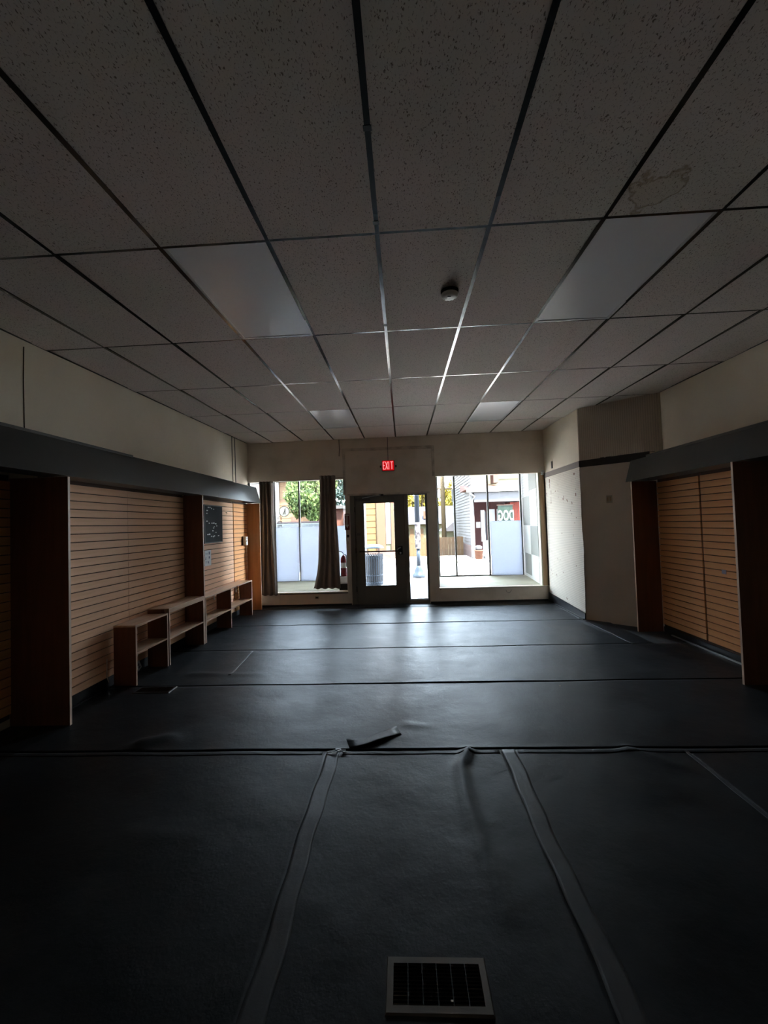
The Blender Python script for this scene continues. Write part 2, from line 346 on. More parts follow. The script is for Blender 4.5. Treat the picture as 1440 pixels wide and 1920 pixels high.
# ------------------------------------------------------------------ structure: floor
floor = B(-3.4, 3.7, YB-.2, 8.30, -.25, -.012).build('floor', m['slab'], kind='structure')
def sheet(x0, x1, y0, y1, h, step=.025, mtl='rubber', name='rubber_sheet', thick=.004, ragged=0):
    nx = max(2, int((x1-x0)/step)); ny = max(2, int((y1-y0)/step)); vs = []; fs = []
    for j in range(ny+1):
        for i in range(nx+1):
            x = x0+(x1-x0)*i/nx; y = y0+(y1-y0)*j/ny; vs.append((x, y, h(x, y)))
    for j in range(ny):
        for i in range(nx):
            a = j*(nx+1)+i; fs.append((a, a+1, a+nx+2, a+nx+1))
    # skirt down to the slab
    per = [i for i in range(nx+1)]+[j*(nx+1)+nx for j in range(1, ny+1)]+[ny*(nx+1)+i for i in range(nx-1, -1, -1)]+[j*(nx+1) for j in range(ny-1, 0, -1)]
    o = len(vs); vs += [(vs[k][0], vs[k][1], -.0115) for k in per]
    n = len(per); fs += [(per[k], o+k, o+(k+1) % n, per[(k+1) % n]) for k in range(n)]
    me = bpy.data.meshes.new(name); me.from_pydata(vs, [], fs); me.materials.append(m[mtl])
    me.polygons.foreach_set('use_smooth', [True]*(nx*ny)+[False]*n)
    ob = bpy.data.objects.new(name, me); C.objects.link(ob); ob.parent = floor
    return ob
def seg_d(x, y, ax, ay, bx, by):
    dx, dy = bx-ax, by-ay; t = max(0, min(1, ((x-ax)*dx+(y-ay)*dy)/(dx*dx+dy*dy))); return math.hypot(x-ax-t*dx, y-ay-t*dy), t
def ridge(x, y, pts, w, hgt):
    best = 0
    for i in range(len(pts)-1):
        d, t = seg_d(x, y, *pts[i], *pts[i+1]); k = (i+t)/(len(pts)-1); best = max(best, hgt*(1-.85*k)*math.exp(-(d/w)**2))
    return best
FOLDS = [([(.39, 2.90), (.315, 2.72), (.30, 2.4), (.32, 2.05), (.38, 1.7)], .032, .030),
         ([(1.45, 2.90), (1.58, 2.78), (1.80, 2.58)], .05, .016),
         ([(-1.95, 3.02), (-1.82, 3.10), (-1.70, 3.05)], .07, .035),
         ([(-2.3, 4.45), (-1.5, 4.42)], .06, .012),
         ([(.0, 3.28), (.25, 3.24)], .05, .008),
         ([(2.66, 6.42), (2.70, 5.8), (2.74, 5.28)], .035, .016),
         ([(-1.45, 2.15), (-1.1, 2.12)], .05, .006)]
def wob(x, y): return .0012*math.sin(3.1*x+1.7*y)+.0010*math.sin(7*x-3*y)+.0008*math.sin(13*y+5*x)
def folds(x, y):
    z = 0
    for pts, w, hg in FOLDS:
        if any(abs(x-p[0]) < .45 and abs(y-p[1]) < .45 for p in pts) or len(pts) > 4: z = max(z, ridge(x, y, pts, w, hg))
    return z
def trans(y0, y1, lip=.010):
    def h(x, y):
        l_ = lip if y0 != 4.12 else lip*(.25+.9/(1+math.exp(-(x-.1)*4)))
        lipv = l_*(.55+.45*math.sin(1.3*x+y0*5))*math.exp(-((y-y0)/.028))
        far = .002*math.exp(-((y1-y)/.03))
        return wob(x, y)*.8+lipv-far*.6+folds(x, y)
    return h
SEAMS = [2.92, 4.12, 5.29, 6.59, 7.82, 8.165]
for i in range(5):
    y0, y1 = SEAMS[i], SEAMS[i+1]
    sheet(-3.03, 3.42 if y1 < 5.9 else 3.0 if y1 < 6.7 else 2.74, y0+.003, y1-.003, trans(y0, y1, .000+(.004, .010, .002, .007, .003)[i]), .025)
LX = [-3.03, -.56, .63, 1.815, 3.42]
for i in range(4):
    def h(x, y, a=LX[i], b=LX[i+1]):
        return wob(x, y)-.003+folds(x, y)+.002*math.exp(-(2.92-y)/.03)
    sheet(LX[i]+.0003, LX[i+1]-.0003, YB+.01, 2.915, h, .03)
def tape(x0, x1, y0, y1, name='floor_tape', amp=.006, skew=0):
    nx, ny = 6, int((y1-y0)/.04); mb = MB(); g = []
    for j in range(ny+1):
        for i in range(nx+1):
            y = y0+(y1-y0)*j/ny; x = x0+(x1-x0)*i/nx+amp*math.sin(5*y+i*.1)+amp*.6*math.sin(17*y)+skew*(y-y0)
            g.append((x, y, folds(x, y)+wob(x, y)+(-.0012 if y < 2.9 else .002)+.0008*math.sin(23*y+2*i)))
    n = (nx+1)*(ny+1); low = [(a, b, c-.004) for a, b, c in g]
    fs = [(j*(nx+1)+i, j*(nx+1)+i+1, (j+1)*(nx+1)+i+1, (j+1)*(nx+1)+i) for j in range(ny) for i in range(nx)]
    per = list(range(nx+1))+[j*(nx+1)+nx for j in range(1, ny+1)]+[ny*(nx+1)+i for i in range(nx-1, -1, -1)]+[j*(nx+1) for j in range(ny-1, 0, -1)]
    fs += [(per[k], per[k]+n, per[(k+1) % len(per)]+n, per[(k+1) % len(per)]) for k in range(len(per))]
    return mb.add(g+low, fs).build(name, m['tape'], floor, smooth=True)
tape(-.575, -.485, -3.5, 2.91); tape(.615, .705, -3.5, 2.91); tape(1.80, 1.822, 1.2, 2.90, amp=.002)
tape(-1.90, -1.87, 4.4, 5.25, amp=.002, skew=-.08); tape(2.735, 2.765, 5.27, 6.35, amp=.004, skew=-.06)
tape(2.66, 2.69, 6.62, 8.1, amp=.003, skew=.04)
# tape along the near side of the widest seam, in three runs
for (a, b) in ((-3.0, -.60), (-.46, .60), (.72, 3.38)):
    nx = int((b-a)/.04); g = []
    for j in range(4):
        for i in range(nx+1):
            x = a+(b-a)*i/nx; y = 2.868+.046*j/3+.003*math.sin(9*x)*(j == 0); g.append((x, y, folds(x, y)+wob(x, y)-.0012+.0006*math.sin(31*x+j)))
    n = len(g); fs = [(j*(nx+1)+i, j*(nx+1)+i+1, (j+1)*(nx+1)+i+1, (j+1)*(nx+1)+i) for j in range(3) for i in range(nx)]
    per = list(range(nx+1))+[j*(nx+1)+nx for j in range(1, 4)]+[3*(nx+1)+i for i in range(nx-1, -1, -1)]+[j*(nx+1) for j in range(2, 0, -1)]
    fs += [(per[k], per[k]+n, per[(k+1) % len(per)]+n, per[(k+1) % len(per)]) for k in range(len(per))]
    MB().add(g+[(p, q, r-.004) for p, q, r in g], fs).build('floor_tape', m['rubber'], floor, smooth=True)
# torn flap of rubber lifting off the seam
crest = [(-.42, 2.938, .003), (-.35, 2.950, .008), (-.29, 2.968, .016), (-.23, 3.005, .021), (-.17, 3.050, .016), (-.11, 3.095, .008), (-.06, 3.13, .003)]
v = []
for k, (x, y, z) in enumerate(crest):
    for t_ in range(6):
        q = t_/5; v.append((x-.04*q, y+.13*q, .001+(z-.001)*(math.cos(q*math.pi)+1)/2))
n_ = len(crest); fl = MB().add(v, [(a*6+b, a*6+b+1, (a+1)*6+b+1, (a+1)*6+b) for a in range(n_-1) for b in range(5)]).build('torn_flap', m['rubber'], floor, smooth=True)
so = fl.modifiers.new('s', 'SOLIDIFY'); so.thickness = .002
# frayed end of tape where the two seams meet
mb = MB()
for k in range(7):
    a = random.uniform(-.5, .5); mb.box(-.02, .02, -.006, .006, 0, .003, Matrix.Translation((-.55+k*.018, 2.90+random.uniform(-.02, .03), .006+.003*(k % 3))) @ Matrix.Rotation(a, 4, 'Z') @ Matrix.Rotation(a*.7, 4, 'Y'))
mb.build('torn_tape_end', m['tape'], floor)

# ------------------------------------------------------------------ structure: ceiling
cs = MB()
vs = [(x, y, cz(x, y)+dz) for x in (-3.3, 3.8) for y in (YB-.2, 8.3) for dz in (.03, .3)]
cs.add(vs, [(0, 1, 3, 2), (4, 6, 7, 5), (0, 4, 5, 1), (2, 3, 7, 6), (0, 2, 6, 4), (1, 5, 7, 3)])
ceiling = cs.build('ceiling', m['smooth'], kind='structure')
CM = Matrix(((1, -.00105, 0, 0), (.00105, 1, 0, 0), (.006084, .01865, 1, 0), (0, 0, 0, 1)))
def cell_mw(cx, cy):
    M_ = CM.copy(); M_.translation = (cx, cy, cz(cx, cy)); return M_
tiles = {}
def tile_mesh(w, l, mt):
    k = (round(w, 3), round(l, 3), mt)
    if k not in tiles:
        a, b = w/2-.004, l/2-.004; e = .008
        mb = MB(); mb.add([(-a, -b, .004), (a, -b, .004), (a, b, .004), (-a, b, .004), (-a+e, -b+e, -.0005), (a-e, -b+e, -.0005), (a-e, b-e, -.0005), (-a+e, b-e, -.0005),
                           (-a, -b, .02), (a, -b, .02), (a, b, .02), (-a, b, .02)],
                          [(7, 6, 5, 4), (0, 4, 5, 1), (1, 5, 6, 2), (2, 6, 7, 3), (3, 7, 4, 0), (8, 9, 10, 11), (0, 1, 9, 8), (1, 2, 10, 9), (2, 3, 11, 10), (3, 0, 8, 11)])
        tiles[k] = mb.mesh('ceiling_tile', m[mt])
    return tiles[k]
LIGHTS = {(-2, 0): 'near left', (2, 0): 'near right', (-2, 3): 'far left', (2, 3): 'far right'}
cx = lambda i, r: GX+i*T-.00105*r*2*T
tee = MB().add([], []); 
def tee_mesh(L):
    mb = MB(); mb.box(-L/2, L/2, -.012, .012, -.0035, -.0015); mb.box(-L/2, L/2, -.003, .003, -.0015, .018); return mb.mesh('cross_tee', m['tbar'])
tee_full = tee_mesh(T-.026)
for r in range(-3, 5):
    for i in range(-5, 6):
        xa, xb = max(GX+i*T, XL+.001), min(GX+(i+1)*T, XR-.001); ya = GY+r*2*T; yb = min(ya+2*T, YF-.001)
        if xb-xa < .03: continue
        xm, ym = (xa+xb)/2, (ya+yb)/2
        if i == 5 and r >= 3: xb = XR-.001
        if (i, r) not in LIGHTS:
            inst(tile_mesh(xb-xa, yb-ya, 'tile_stain' if (i, r) == (2, -1) else 'tile'), 'ceiling_tile', ceiling, cell_mw(xm, ym))
        me = tee_full if xb-xa > .6 else tee_mesh(xb-xa-.026)
        inst(me, 'cross_tee', ceiling, cell_mw(xm, ya))
for i in range(-4, 6):
    x = GX+i*T; mb = MB()
    ys = [YB+.01]+[GY+r*2*T for r in range(-5, 5)]+[YF-.002]
    for a, b in zip(ys[:-1], ys[1:]):
        for (w, z0, z1) in ((.0125, -.005, -.0025), (.003, -.0025, .02)):
            j = .0012 if w > .01 else 0
            vs = [(xx, y, cz(xx, y)+z) for xx in (x-w, x+w) for y in (a+j, b-j) for z in (z0, z1)]
            mb.add(vs, [(0, 1, 3, 2), (4, 6, 7, 5), (0, 4, 5, 1), (2, 3, 7, 6), (0, 2, 6, 4), (1, 5, 7, 3)])
    mb.build('main_runner', m['tbar'], ceiling)
# runner splice clips
for (x, y) in ((GX, 1.62), (GX, 2.16), (GX, 3.35), (GX+3*T, 5.7), (GX+3*T, 6.1), (GX-3*T, 4.7)):
    z = cz(x, y); B(x-.017, x+.017, y-.012, y+.012, z-.008, z-.0045).build('splice_clip', m['iron'], ceiling)
# wall angle
def angle(name, p, q, w, par, mt='tbar'):
    (x0, y0), (x1, y1) = p, q; d = Vector((x1-x0, y1-y0)).normalized(); n_ = Vector((-d.y, d.x))*w
    vs = []
    for (x, y) in ((x0, y0), (x1, y1), (x1+n_.x, y1+n_.y), (x0+n_.x, y0+n_.y)): vs += [(x, y, cz(x, y)-.004), (x, y, cz(x, y)-.0018)]
    MB().add(vs, [(0, 2, 4, 6), (1, 7, 5, 3), (0, 1, 3, 2), (2, 3, 5, 4), (4, 5, 7, 6), (6, 7, 1, 0)]).build(name, m[mt], par)
angle('wall_angle', (XL, YF), (XL, YB), .022, ceiling, 'iron'); angle('wall_angle', (XR, YB), (XR, 5.83), .022, ceiling, 'iron')
angle('wall_angle', (2.75, YF), (XL, YF), .015, ceiling, 'iron')

# ceiling lights (unlit troffers)
for (i, r), side in LIGHTS.items():
    lab = {'near left': 'unlit ceiling light with bright reflecting diffuser, near left panel of the ceiling',
           'near right': 'unlit ceiling light with dull grey diffuser, right of the smoke detector',
           'far left': 'small looking unlit ceiling light above the left window, left of the exit sign',
           'far right': 'unlit ceiling light panel above the right window, nearest the front wall'}[side]
    t = thing('ceiling_light', lab, 'ceiling light', 'unlit ceiling light panels')
    x, y = GX+(i+.5)*T, GY+(r+.5)*2*T; MW = cell_mw(x, y); a, b = T/2-.005, T-.005
    f = MB()
    for q in ((-a, a, -b, -b+.022), (-a, a, b-.022, b), (-a, -a+.022, -b+.022, b-.022), (a-.022, a, -b+.022, b-.022)): f.box(q[0], q[1], q[2], q[3], -.001, .02)
    o = f.build('light_frame', m['lightframe'], t); o.matrix_local = MW
    o = B(-a+.022, a-.022, -b+.022, b-.022, .003, .012).build('diffuser', m['diffuser'], t); o.matrix_local = MW
    recentre(t)

# smoke detector
sx_, sy_ = .377, 2.891; sz = cz(sx_, sy_)
t = thing('smoke_detector', 'round white smoke detector on the ceiling tile', 'smoke detector')
MB().lathe([(.060, -.022), (.062, -.006), (.062, -.001)], (sx_, sy_, sz), 28).build('mounting_base', m['black'], t, smooth=False)
MB().lathe([(.012, -.052), (.036, -.051), (.052, -.046), (.058, -.036), (.058, -.024), (.05, -.022)], (sx_, sy_, sz), 28).build('cover', m['white'], t, smooth=True)
for k in range(10):
    a = k*math.pi/5
    if k in (1, 2, 3, 4): B(-.010, .010, -.0015, .0015, -.0005, .0005, Matrix.Translation((sx_+.040*math.cos(a), sy_+.040*math.sin(a), sz-.0515)) @ Matrix.Rotation(a+math.pi/2, 4, 'Z')).build('vent_slot', m['black'], t)
B(sx_-.02, sx_+.004, sy_-.026, sy_-.018, sz-.054, sz-.0508).build('test_button', m['black'], t); recentre(t)

# ------------------------------------------------------------------ structure: walls
w = MB()
zt = 3.45
w.box(-3.45, XL, YB, 8.29, 2.10, zt); w.box(-3.45, -3.27, YB, 3.345, -.1, 2.10); w.box(-3.45, XL, 3.345, 8.29, -.1, 2.10)
wall_left = w.build('wall_left', m['plaster'], kind='structure')
MB().tube([(XL+.002, 3.25, 3.09), (XL+.002, 3.245, 2.8), (XL+.002, 3.252, 2.36)], .004, 5).build('wall_crack', m['groove'], wall_left)
w = MB(); w.box(XR, 3.75, YB, 8.29, 2.30, zt); w.box(3.47, 3.75, YB, 8.29, -.1, 2.30)
wall_right = w.build('wall_right', m['plaster'], kind='structure')
wall_back = B(-3.45, 3.75, YB-.15, YB, -.1, zt).build('wall_back', m['plaster'], kind='structure')
# roof over the shop and the showcases
B(-5.2, 5.2, YB-.3, 10.25, 3.72, 3.9).build('roof', m['slab'], kind='structure')
# boxed column on the right with chamfered face: lower, band, upper
def col(z0, z1, e=0.0): return MB().prism([(2.75-e, 8.169), (2.75-e, 6.57-e*.5), (3.558, 5.832-e*1.1), (3.558, 8.169)], 2, z0, z1)
wall_col = col(-.01, 2.33).build('wall_column', m['smooth'], kind='structure')
up_ = MB(); up_.prism([(2.751, 8.169), (2.751, 6.571), (3.559, 5.832), (3.559, 8.169)], 2, 2.33, zt); up_.build('upper_boxing', m['plaster'], wall_col)
# ribbed board on upper chamfer
dch = Vector((.81, -.739, 0)).normalized(); nch = Vector((-dch.y, dch.x, 0))*-1
if nch.y > 0: nch = -nch
def chamfer_plate(a, b, z0, z1, off, th, name, mt, parent, top2=None):
    P0 = Vector((2.75, 6.57, 0)); L = (b-a)
    M_ = Matrix((dch, nch, Vector((0, 0, 1)))).transposed().to_4x4(); M_.translation = P0+dch*a+nch*off
    mb = MB(); zz = top2 or z1
    mb.add([(0, 0, z0), (L, 0, z0), (L, 0, zz), (0, 0, z1), (0, th, z0), (L, th, z0), (L, th, zz), (0, th, z1)], [(0, 1, 2, 3), (7, 6, 5, 4), (0, 4, 5, 1), (1, 5, 6, 2), (2, 6, 7, 3), (3, 7, 4, 0)])
    o = mb.build(name, mt, parent); o.matrix_local = M_; return o
chamfer_plate(.0, 1.075, 2.43, cz(3.1, 6.2)-.005, .001, .008, 'ribbed_board', m['pegboard'], wall_col)
chamfer_plate(0, .94, 2.33, 2.43, .002, .010, 'black_band', m['band'], wall_col, 2.445)
for k in range(9): 
    a = .3+k*.08; chamfer_plate(a, a+.05+.03*random.random(), 2.43, 2.437+.006*random.random(), .003, .007, 'band_remnant', m['band'], wall_col)
B(2.738, 2.749, 6.57, 8.16, 2.34, 2.43).build('brown_band', mat('dull_brown_band', (.16, .12, .10), .6), wall_col)
# wallpaper on the column's side, ragged edge
mb = MB(); n_ = 60; g = []
for k in range(n_+1):
    z = .105+(2.325-.105)*k/n_; yy = 6.555+.006*math.sin(z*9)+random.uniform(-.006, .006)
    if .75 < z < 1.25: yy -= .018*math.sin((z-.75)/.5*math.pi)+.006*random.random()
    g.append((yy, z+random.uniform(-.002, .002)))
poly = [(8.14, .17), (8.15, 2.325)]+g[::-1]
mb.prism(poly, 0, 2.741, 2.7495); mb.build('wallpaper_sheet', m['wallpaper'], wall_col)
mb = MB()
for k in range(14):
    y, z = random.uniform(6.7, 8.0), random.uniform(.6, 2.2)
    mb.box(2.7395, 2.7412, y, y+random.uniform(.01, .035), z, z+random.uniform(.004, .014))
for (y, z, a, b) in ((7.86, 2.22, .05, .07), (7.87, 2.12, .02, .09), (7.82, 2.0, .015, .08), (7.84, 1.86, .01, .1), (7.82, 1.84, .06, .012), (7.25, 1.87, .03, .03), (6.72, 1.9, .03, .05), (6.74, 2.24, .05, .03)):
    mb.box(2.7393, 2.7412, y, y+a, z, z+b)
mb.build('wall_scar', mat('torn_paper_scar', (.25, .15, .11), .8), wall_col)
B(2.742, 2.7495, 7.71, 7.77, 2.47, 2.60).build('outlet_patch', m['band'], wall_col)
MB().prism([(6.56, .0), (8.15, .0), (8.15, .16), (6.56, .10)], 0, 2.728, 2.740).build('baseboard_right', m['base'], kind='structure')
B(2.70, 2.727, 6.57, 8.1, -.0, .012).build('trim_5', m['tape'], kind='structure')
lp = thing('switch_plate', 'small ivory switch plate on the angled wall beside the right alcove', 'switch plate')
o = chamfer_plate(.36, .44, 1.76, 1.87, .002, .006, 'plate', m['ivory'], lp)
o = chamfer_plate(.375, .392, 1.785, 1.85, .008, .004, 'toggle', m['wood'], lp); o = chamfer_plate(.408, .425, 1.785, 1.85, .008, .004, 'toggle', m['wood'], lp); recentre(lp)

# front wall
F0, F1 = YF, 8.29
w = MB()
w.box(-3.45, -1.10, F0, F1, -.1, .265); w.box(-3.45, -1.10, F0, F1, 2.46, zt)
w.box(-1.10, -1.03, F0, F1, -.1, zt); w.box(-1.03, .485, F0, F1, 2.15, zt); w.box(.485, .665, F0, F1, -.1, zt)
w.box(.665, 3.75, F0, F1, -.1, .285); w.box(.665, 3.75, F0, F1, 2.45, zt); w.box(2.775, 3.75, F0, F1, .285, 2.45)
w.box(-3.45, -3.05, F0, F1, .265, 2.46)
wall_front = w.build('wall_front', m['front'], kind='structure')
# fascia boards above the windows and boxing round the door bay
B(XL+.002, -1.15, F0-.008, F0-.0005, 2.90, 3.255).build('upper_board', m['front'], wall_front)
B(.66, 2.748, F0-.008, F0-.0005, 2.885, 3.255).build('upper_board', m['front'], wall_front)
B(-1.10, .60, F0-.006, F0-.0005, 3.06, 3.255).build('upper_board', m['front'], wall_front)
B(-1.095, .595, F0-.012, F0-.0005, 2.165, 3.0).build('door_bay_panel', m['front'], wall_front)
trimm = mat('dirty_taupe_trim', (.60, .52, .44), .6, var=((.36, .30, .25), 6, 5, .3, .55))
B(-1.145, -1.10, F0-.022, F0-.0005, 2.15, 3.055).build('trim_1', trimm, kind='structure')
B(.60, .65, F0-.022, F0-.0005, 2.455, 3.055).build('trim_2', trimm, kind='structure')
B(-1.099, .599, F0-.022, F0-.0005, 3.005, 3.055).build('trim_3', trimm, kind='structure')
B(-1.06, .54, F0-.026, F0-.0005, 2.125, 2.160).build('trim_4', trimm, kind='structure')
# knee wall boards and sills
B(-3.0, -2.46, F0-.010, F0-.0005, .03, .24).build('knee_panel', m['front'], wall_front)
B(-2.44, -1.12, F0-.014, F0-.0005, .02, .225).build('knee_panel', m['front'], wall_front)
B(.70, 1.45, F0-.012, F0-.0005, .02, .262).build('knee_panel', m['front'], wall_front)
B(1.455, 2.72, F0-.012, F0-.0005, .02, .262).build('knee_panel', m['front'], wall_front)
for (a, b, z) in ((-3.0, -1.11, .245), (.675, 2.73, .268)):
    B(a, b, F0-.03, F0+.02, z, z+.02).build('sill_board', m['cream'], wall_front)
    B(a, b, F0-.008, F0-.0005, z-.017, z-.001).build('sill_shadow_gap', m['band'], wall_front)
for k, (a, b) in enumerate(((-3.0, -1.04), (.49, 2.72))): B(a, b, F0-.020, F0-.0145, -.004, .03).build('baseboard_front' if k == 0 else 'baseboard_front', m['base'], kind='structure')
# small socket on the left knee wall
o = thing('wall_socket', 'small dark socket on the knee wall below the left window', 'socket'); 
B(-1.76, -1.68, F0-.022, F0-.0145, .13, .185).build('cover_plate', m['ivory'], o); B(-1.745, -1.695, F0-.025, F0-.0225, .143, .172).build('receptacle', m['band'], o); recentre(o)
# wood post and white jamb at right window
B(2.645, 2.735, F0-.012, F0+.10, .290, 2.449).build('trim_6', m['wood'], kind='structure')
B(2.622, 2.644, F0-.006, F0+.10, .290, 2.449).build('trim_7', m['cream'], kind='structure')
B(2.748-.012, 2.7485, F0-.05, F0-.001, .29, 2.33).build('trim_8', m['band'], kind='structure')
B(-1.118, -1.101, F0-.004, F0+.11, .27, 2.455).build('trim_9', m['front'], kind='structure')
cl = thing('wire_insulator', 'pale porcelain wire insulator at the top right corner of the right window', 'insulator')
MB().lathe([(.022, 0), (.03, .01), (.018, .025), (.03, .04), (.022, .052)], (2.70, F0-.035, 2.40), 12).build('insulator_body', m['white'], cl, smooth=True)
B(2.69, 2.745, F0-.04, F0-.03, 2.455, 2.485).build('bracket', m['chrome'], cl); recentre(cl)

# ------------------------------------------------------------------ door_1, sidelight window_3
door = MB()
door.box(-1.025, -.935, F0-.002, F1, 0, 2.14); door.box(.035, .10, F0-.002, F1, 0, 2.14); door.box(.455, .483, F0-.002, F1, 0, 2.14)
door.box(-.935, .035, F0-.002, F1, 2.108, 2.14); door.box(.10, .455, F0-.002, F1, 2.118, 2.14); door.box(.10, .455, F0-.002, F1, 0, .068)
door.box(-.935, .035, F0, F1, -.005, .012)
for q in ((-.935, -.905, 0, 2.14), (.005, .035, 0, 2.14)): door.box(q[0], q[1], F0+.072, F1-.01, q[2], q[3])
door.box(-.905, .005, F0+.072, F1-.01, 2.085, 2.14); door.box(-.905, .005, F0+.072, F1-.01, -.005, .03)
door_1 = door.build('door_1', m['bronze'], kind='structure', bevel=.003)
lf = MB(); a0, a1 = -.930, .030
lf.box(a0, -.765, F0+.02, F0+.065, .016, 2.10); lf.box(-.160, a1, F0+.02, F0+.065, .016, 2.10); lf.box(-.765, -.160, F0+.02, F0+.065, 1.975, 2.10); lf.box(-.765, -.160, F0+.02, F0+.065, .016, .353)
leaf = lf.build('door_leaf', m['bronze'], door_1, bevel=.002)
B(-.764, -.161, F0+.04, F0+.046, .354, 1.974).build('glass_pane', m['glass'], leaf)
fr = MB()
for q in ((-.765, -.757, .353, 1.975), (-.168, -.160, .353, 1.975)): fr.box(q[0], q[1], F0+.014, F0+.0195, q[2], q[3])
fr.box(-.757, -.168, F0+.014, F0+.0195, .353, .361); fr.box(-.757, -.168, F0+.014, F0+.0195, 1.967, 1.975)
fr.build('glazing_bead', m['iron'], leaf)
MB().tube([(-.86, F0-.045, 1.025), (-.10, F0-.045, 1.025)], .014, 10).build('push_bar', m['iron'], leaf, smooth=True)
h = MB(); h.box(-.105, -.02, F0-.035, F0+.0195, .955, 1.12); h.build('lock_case', m['iron'], leaf, bevel=.004)
MB().tube([(-.06, F0-.05, 1.09), (-.10, F0-.075, 1.075), (-.13, F0-.07, 1.04)], .010, 8).build('door_handle', m['chrome'], leaf, smooth=True)
MB().lathe([(.018, 0), (.018, .02), (.01, .024)], (-.065, F0-.06, .985), 12, axis=1).build('lock_cylinder', m['chrome'], leaf, smooth=True)
h = MB(); h.box(-.92, -.62, F0-.045, F0+.0195, 2.005, 2.06); h.build('door_closer', mat('grey_closer', (.12, .11, .10), .4, metal=.4), leaf, bevel=.006)
MB().tube([(-.78, F0-.02, 2.07), (-.55, F0-.10, 2.10), (-.42, F0-.045, 2.12)], .008, 8).build('closer_arm', m['chrome'], leaf, smooth=True)
B(-.45, -.36, F0-.05, F0-.003, 2.105, 2.135).build('closer_bracket', m['iron'], door_1)
B(-.905, -.835, F0+.017, F0+.0195, 1.34, 1.39).build('door_sticker', mat('faded_sticker', (.10, .10, .09), .5), leaf)
hg = MB()
for z in (.3, 1.05, 1.85): hg.tube([(-.934, F0-.006, z-.05), (-.934, F0-.006, z+.05)], .008, 8)
hg.build('hinge', m['iron'], leaf)
w3 = MB(); w3.box(.101, .112, F0+.03, F0+.06, .069, 2.117); w3.box(.443, .454, F0+.03, F0+.06, .069, 2.117); w3.box(.112, .443, F0+.03, F0+.06, .069, .085); w3.box(.112, .443, F0+.03, F0+.06, 2.10, 2.117)
w3 = w3.build('window_3', m['mullion'], kind='structure')
B(.1125, .4425, F0+.042, F0+.048, .0855, 2.0995).build('glass_pane', m['dirty'], w3)

# ------------------------------------------------------------------ showcases (window_1 left, window_2 right)
GY0 = 9.85
def showcase(name, xa, xb, side_x, side_glass, zf):
    """front glass from xa to xb at GY0, raised platform and ceiling, slanted vestibule glass"""
    w = MB(); zt_ = 2.95
    lo, hi = min(xa, side_x), max(xb, side_x)
    w.box(xa, xb, GY0-.03, GY0+.03, zf-.03, zf+.02); w.box(xa, xb, GY0-.03, GY0+.03, zt_-.05, zt_)
    return w.build(name, m['mullion'], kind='structure')
win1 = showcase('window_1', -3.05, -1.27, 0, 0, .27)
win2 = showcase('window_2', .80, 2.76, 0, 0, .29)
def pane(parent, xa, xb, z0=.30, z1=2.90, mt='glass'): return B(xa, xb, GY0-.004, GY0+.004, z0, z1).build('glass_pane', m[mt], parent)
def mull(parent, x, z0=.29, z1=2.90, w=.019): return B(x-w, x+w, GY0-.028, GY0+.028, z0, z1).build('mullion', m['mullion'], parent)
for x in (-3.03, -2.445, -1.29): mull(win1, x)
for x in (.82, 1.218, 1.988, 2.742): mull(win2, x)
pane(win1, -3.01, -2.465); pane(win1, -2.425, -1.310)
pane(win2, .840, 1.198, mt='dirty'); pane(win2, 1.238, 1.968); pane(win2, 2.008, 2.722)
def slant(parent, p, q, z0, z1, mt, name='glass_pane', th=.004):
    (x0, y0), (x1, y1) = p, q; d = Vector((x1-x0, y1-y0)).normalized(); n_ = Vector((-d.y, d.x))*th
    return MB().prism([(x0+n_.x, y0+n_.y), (x1+n_.x, y1+n_.y), (x1-n_.x, y1-n_.y), (x0-n_.x, y0-n_.y)], 2, z0, z1).build(name, mt, parent)
slant(win1, (-1.27, 9.80), (-1.11, 8.34), .30, 2.90, m['glass']); slant(win2, (.80, 9.80), (.67, 8.34), .32, 2.90, m['glass'])
slant(win1, (-1.11, 8.34), (-1.105, 8.295), .0, 2.95, m['mullion'], 'mullion', .02); slant(win2, (.67, 8.34), (.665, 8.295), .0, 2.95, m['mullion'], 'mullion', .02)
# bases, platforms, ceilings, end walls
def quadbox(name, pts, z0, z1, mt, **k): return MB().prism(pts, 2, z0, z1).build(name, mt, **k)
quadbox('showcase_platform', [(-3.05, 8.295), (-1.12, 8.295), (-1.27, 9.815), (-3.05, 9.815)], .235, .268, m['platform'], kind='structure')
quadbox('showcase_platform', [(.675, 8.295), (2.77, 8.295), (2.77, 9.815), (.80, 9.815)], .255, .288, m['platform'], kind='structure')
quadbox('showcase_base', [(-3.05, 8.295), (-1.12, 8.295), (-1.27, 9.88), (-3.05, 9.88)], -.1, .234, m['xgrey'], kind='structure')
quadbox('showcase_base', [(.675, 8.295), (2.77, 8.295), (2.77, 9.88), (.80, 9.88)], -.1, .254, m['xgrey'], kind='structure')
quadbox('showcase_ceiling', [(-3.2, 8.295), (2.95, 8.295), (2.95, 10.1), (-3.2, 10.1)], 2.955, 3.1, m['showwhite'], kind='structure')
B(-3.3, 3.1, 9.80, 10.2, 3.11, 3.70).build('storefront_header', m['xcream'], kind='structure')
B(-5.2, -3.06, 8.30, 10.0, -.15, 3.7).build('wall_showcase_left', m['showwhite'], kind='structure')
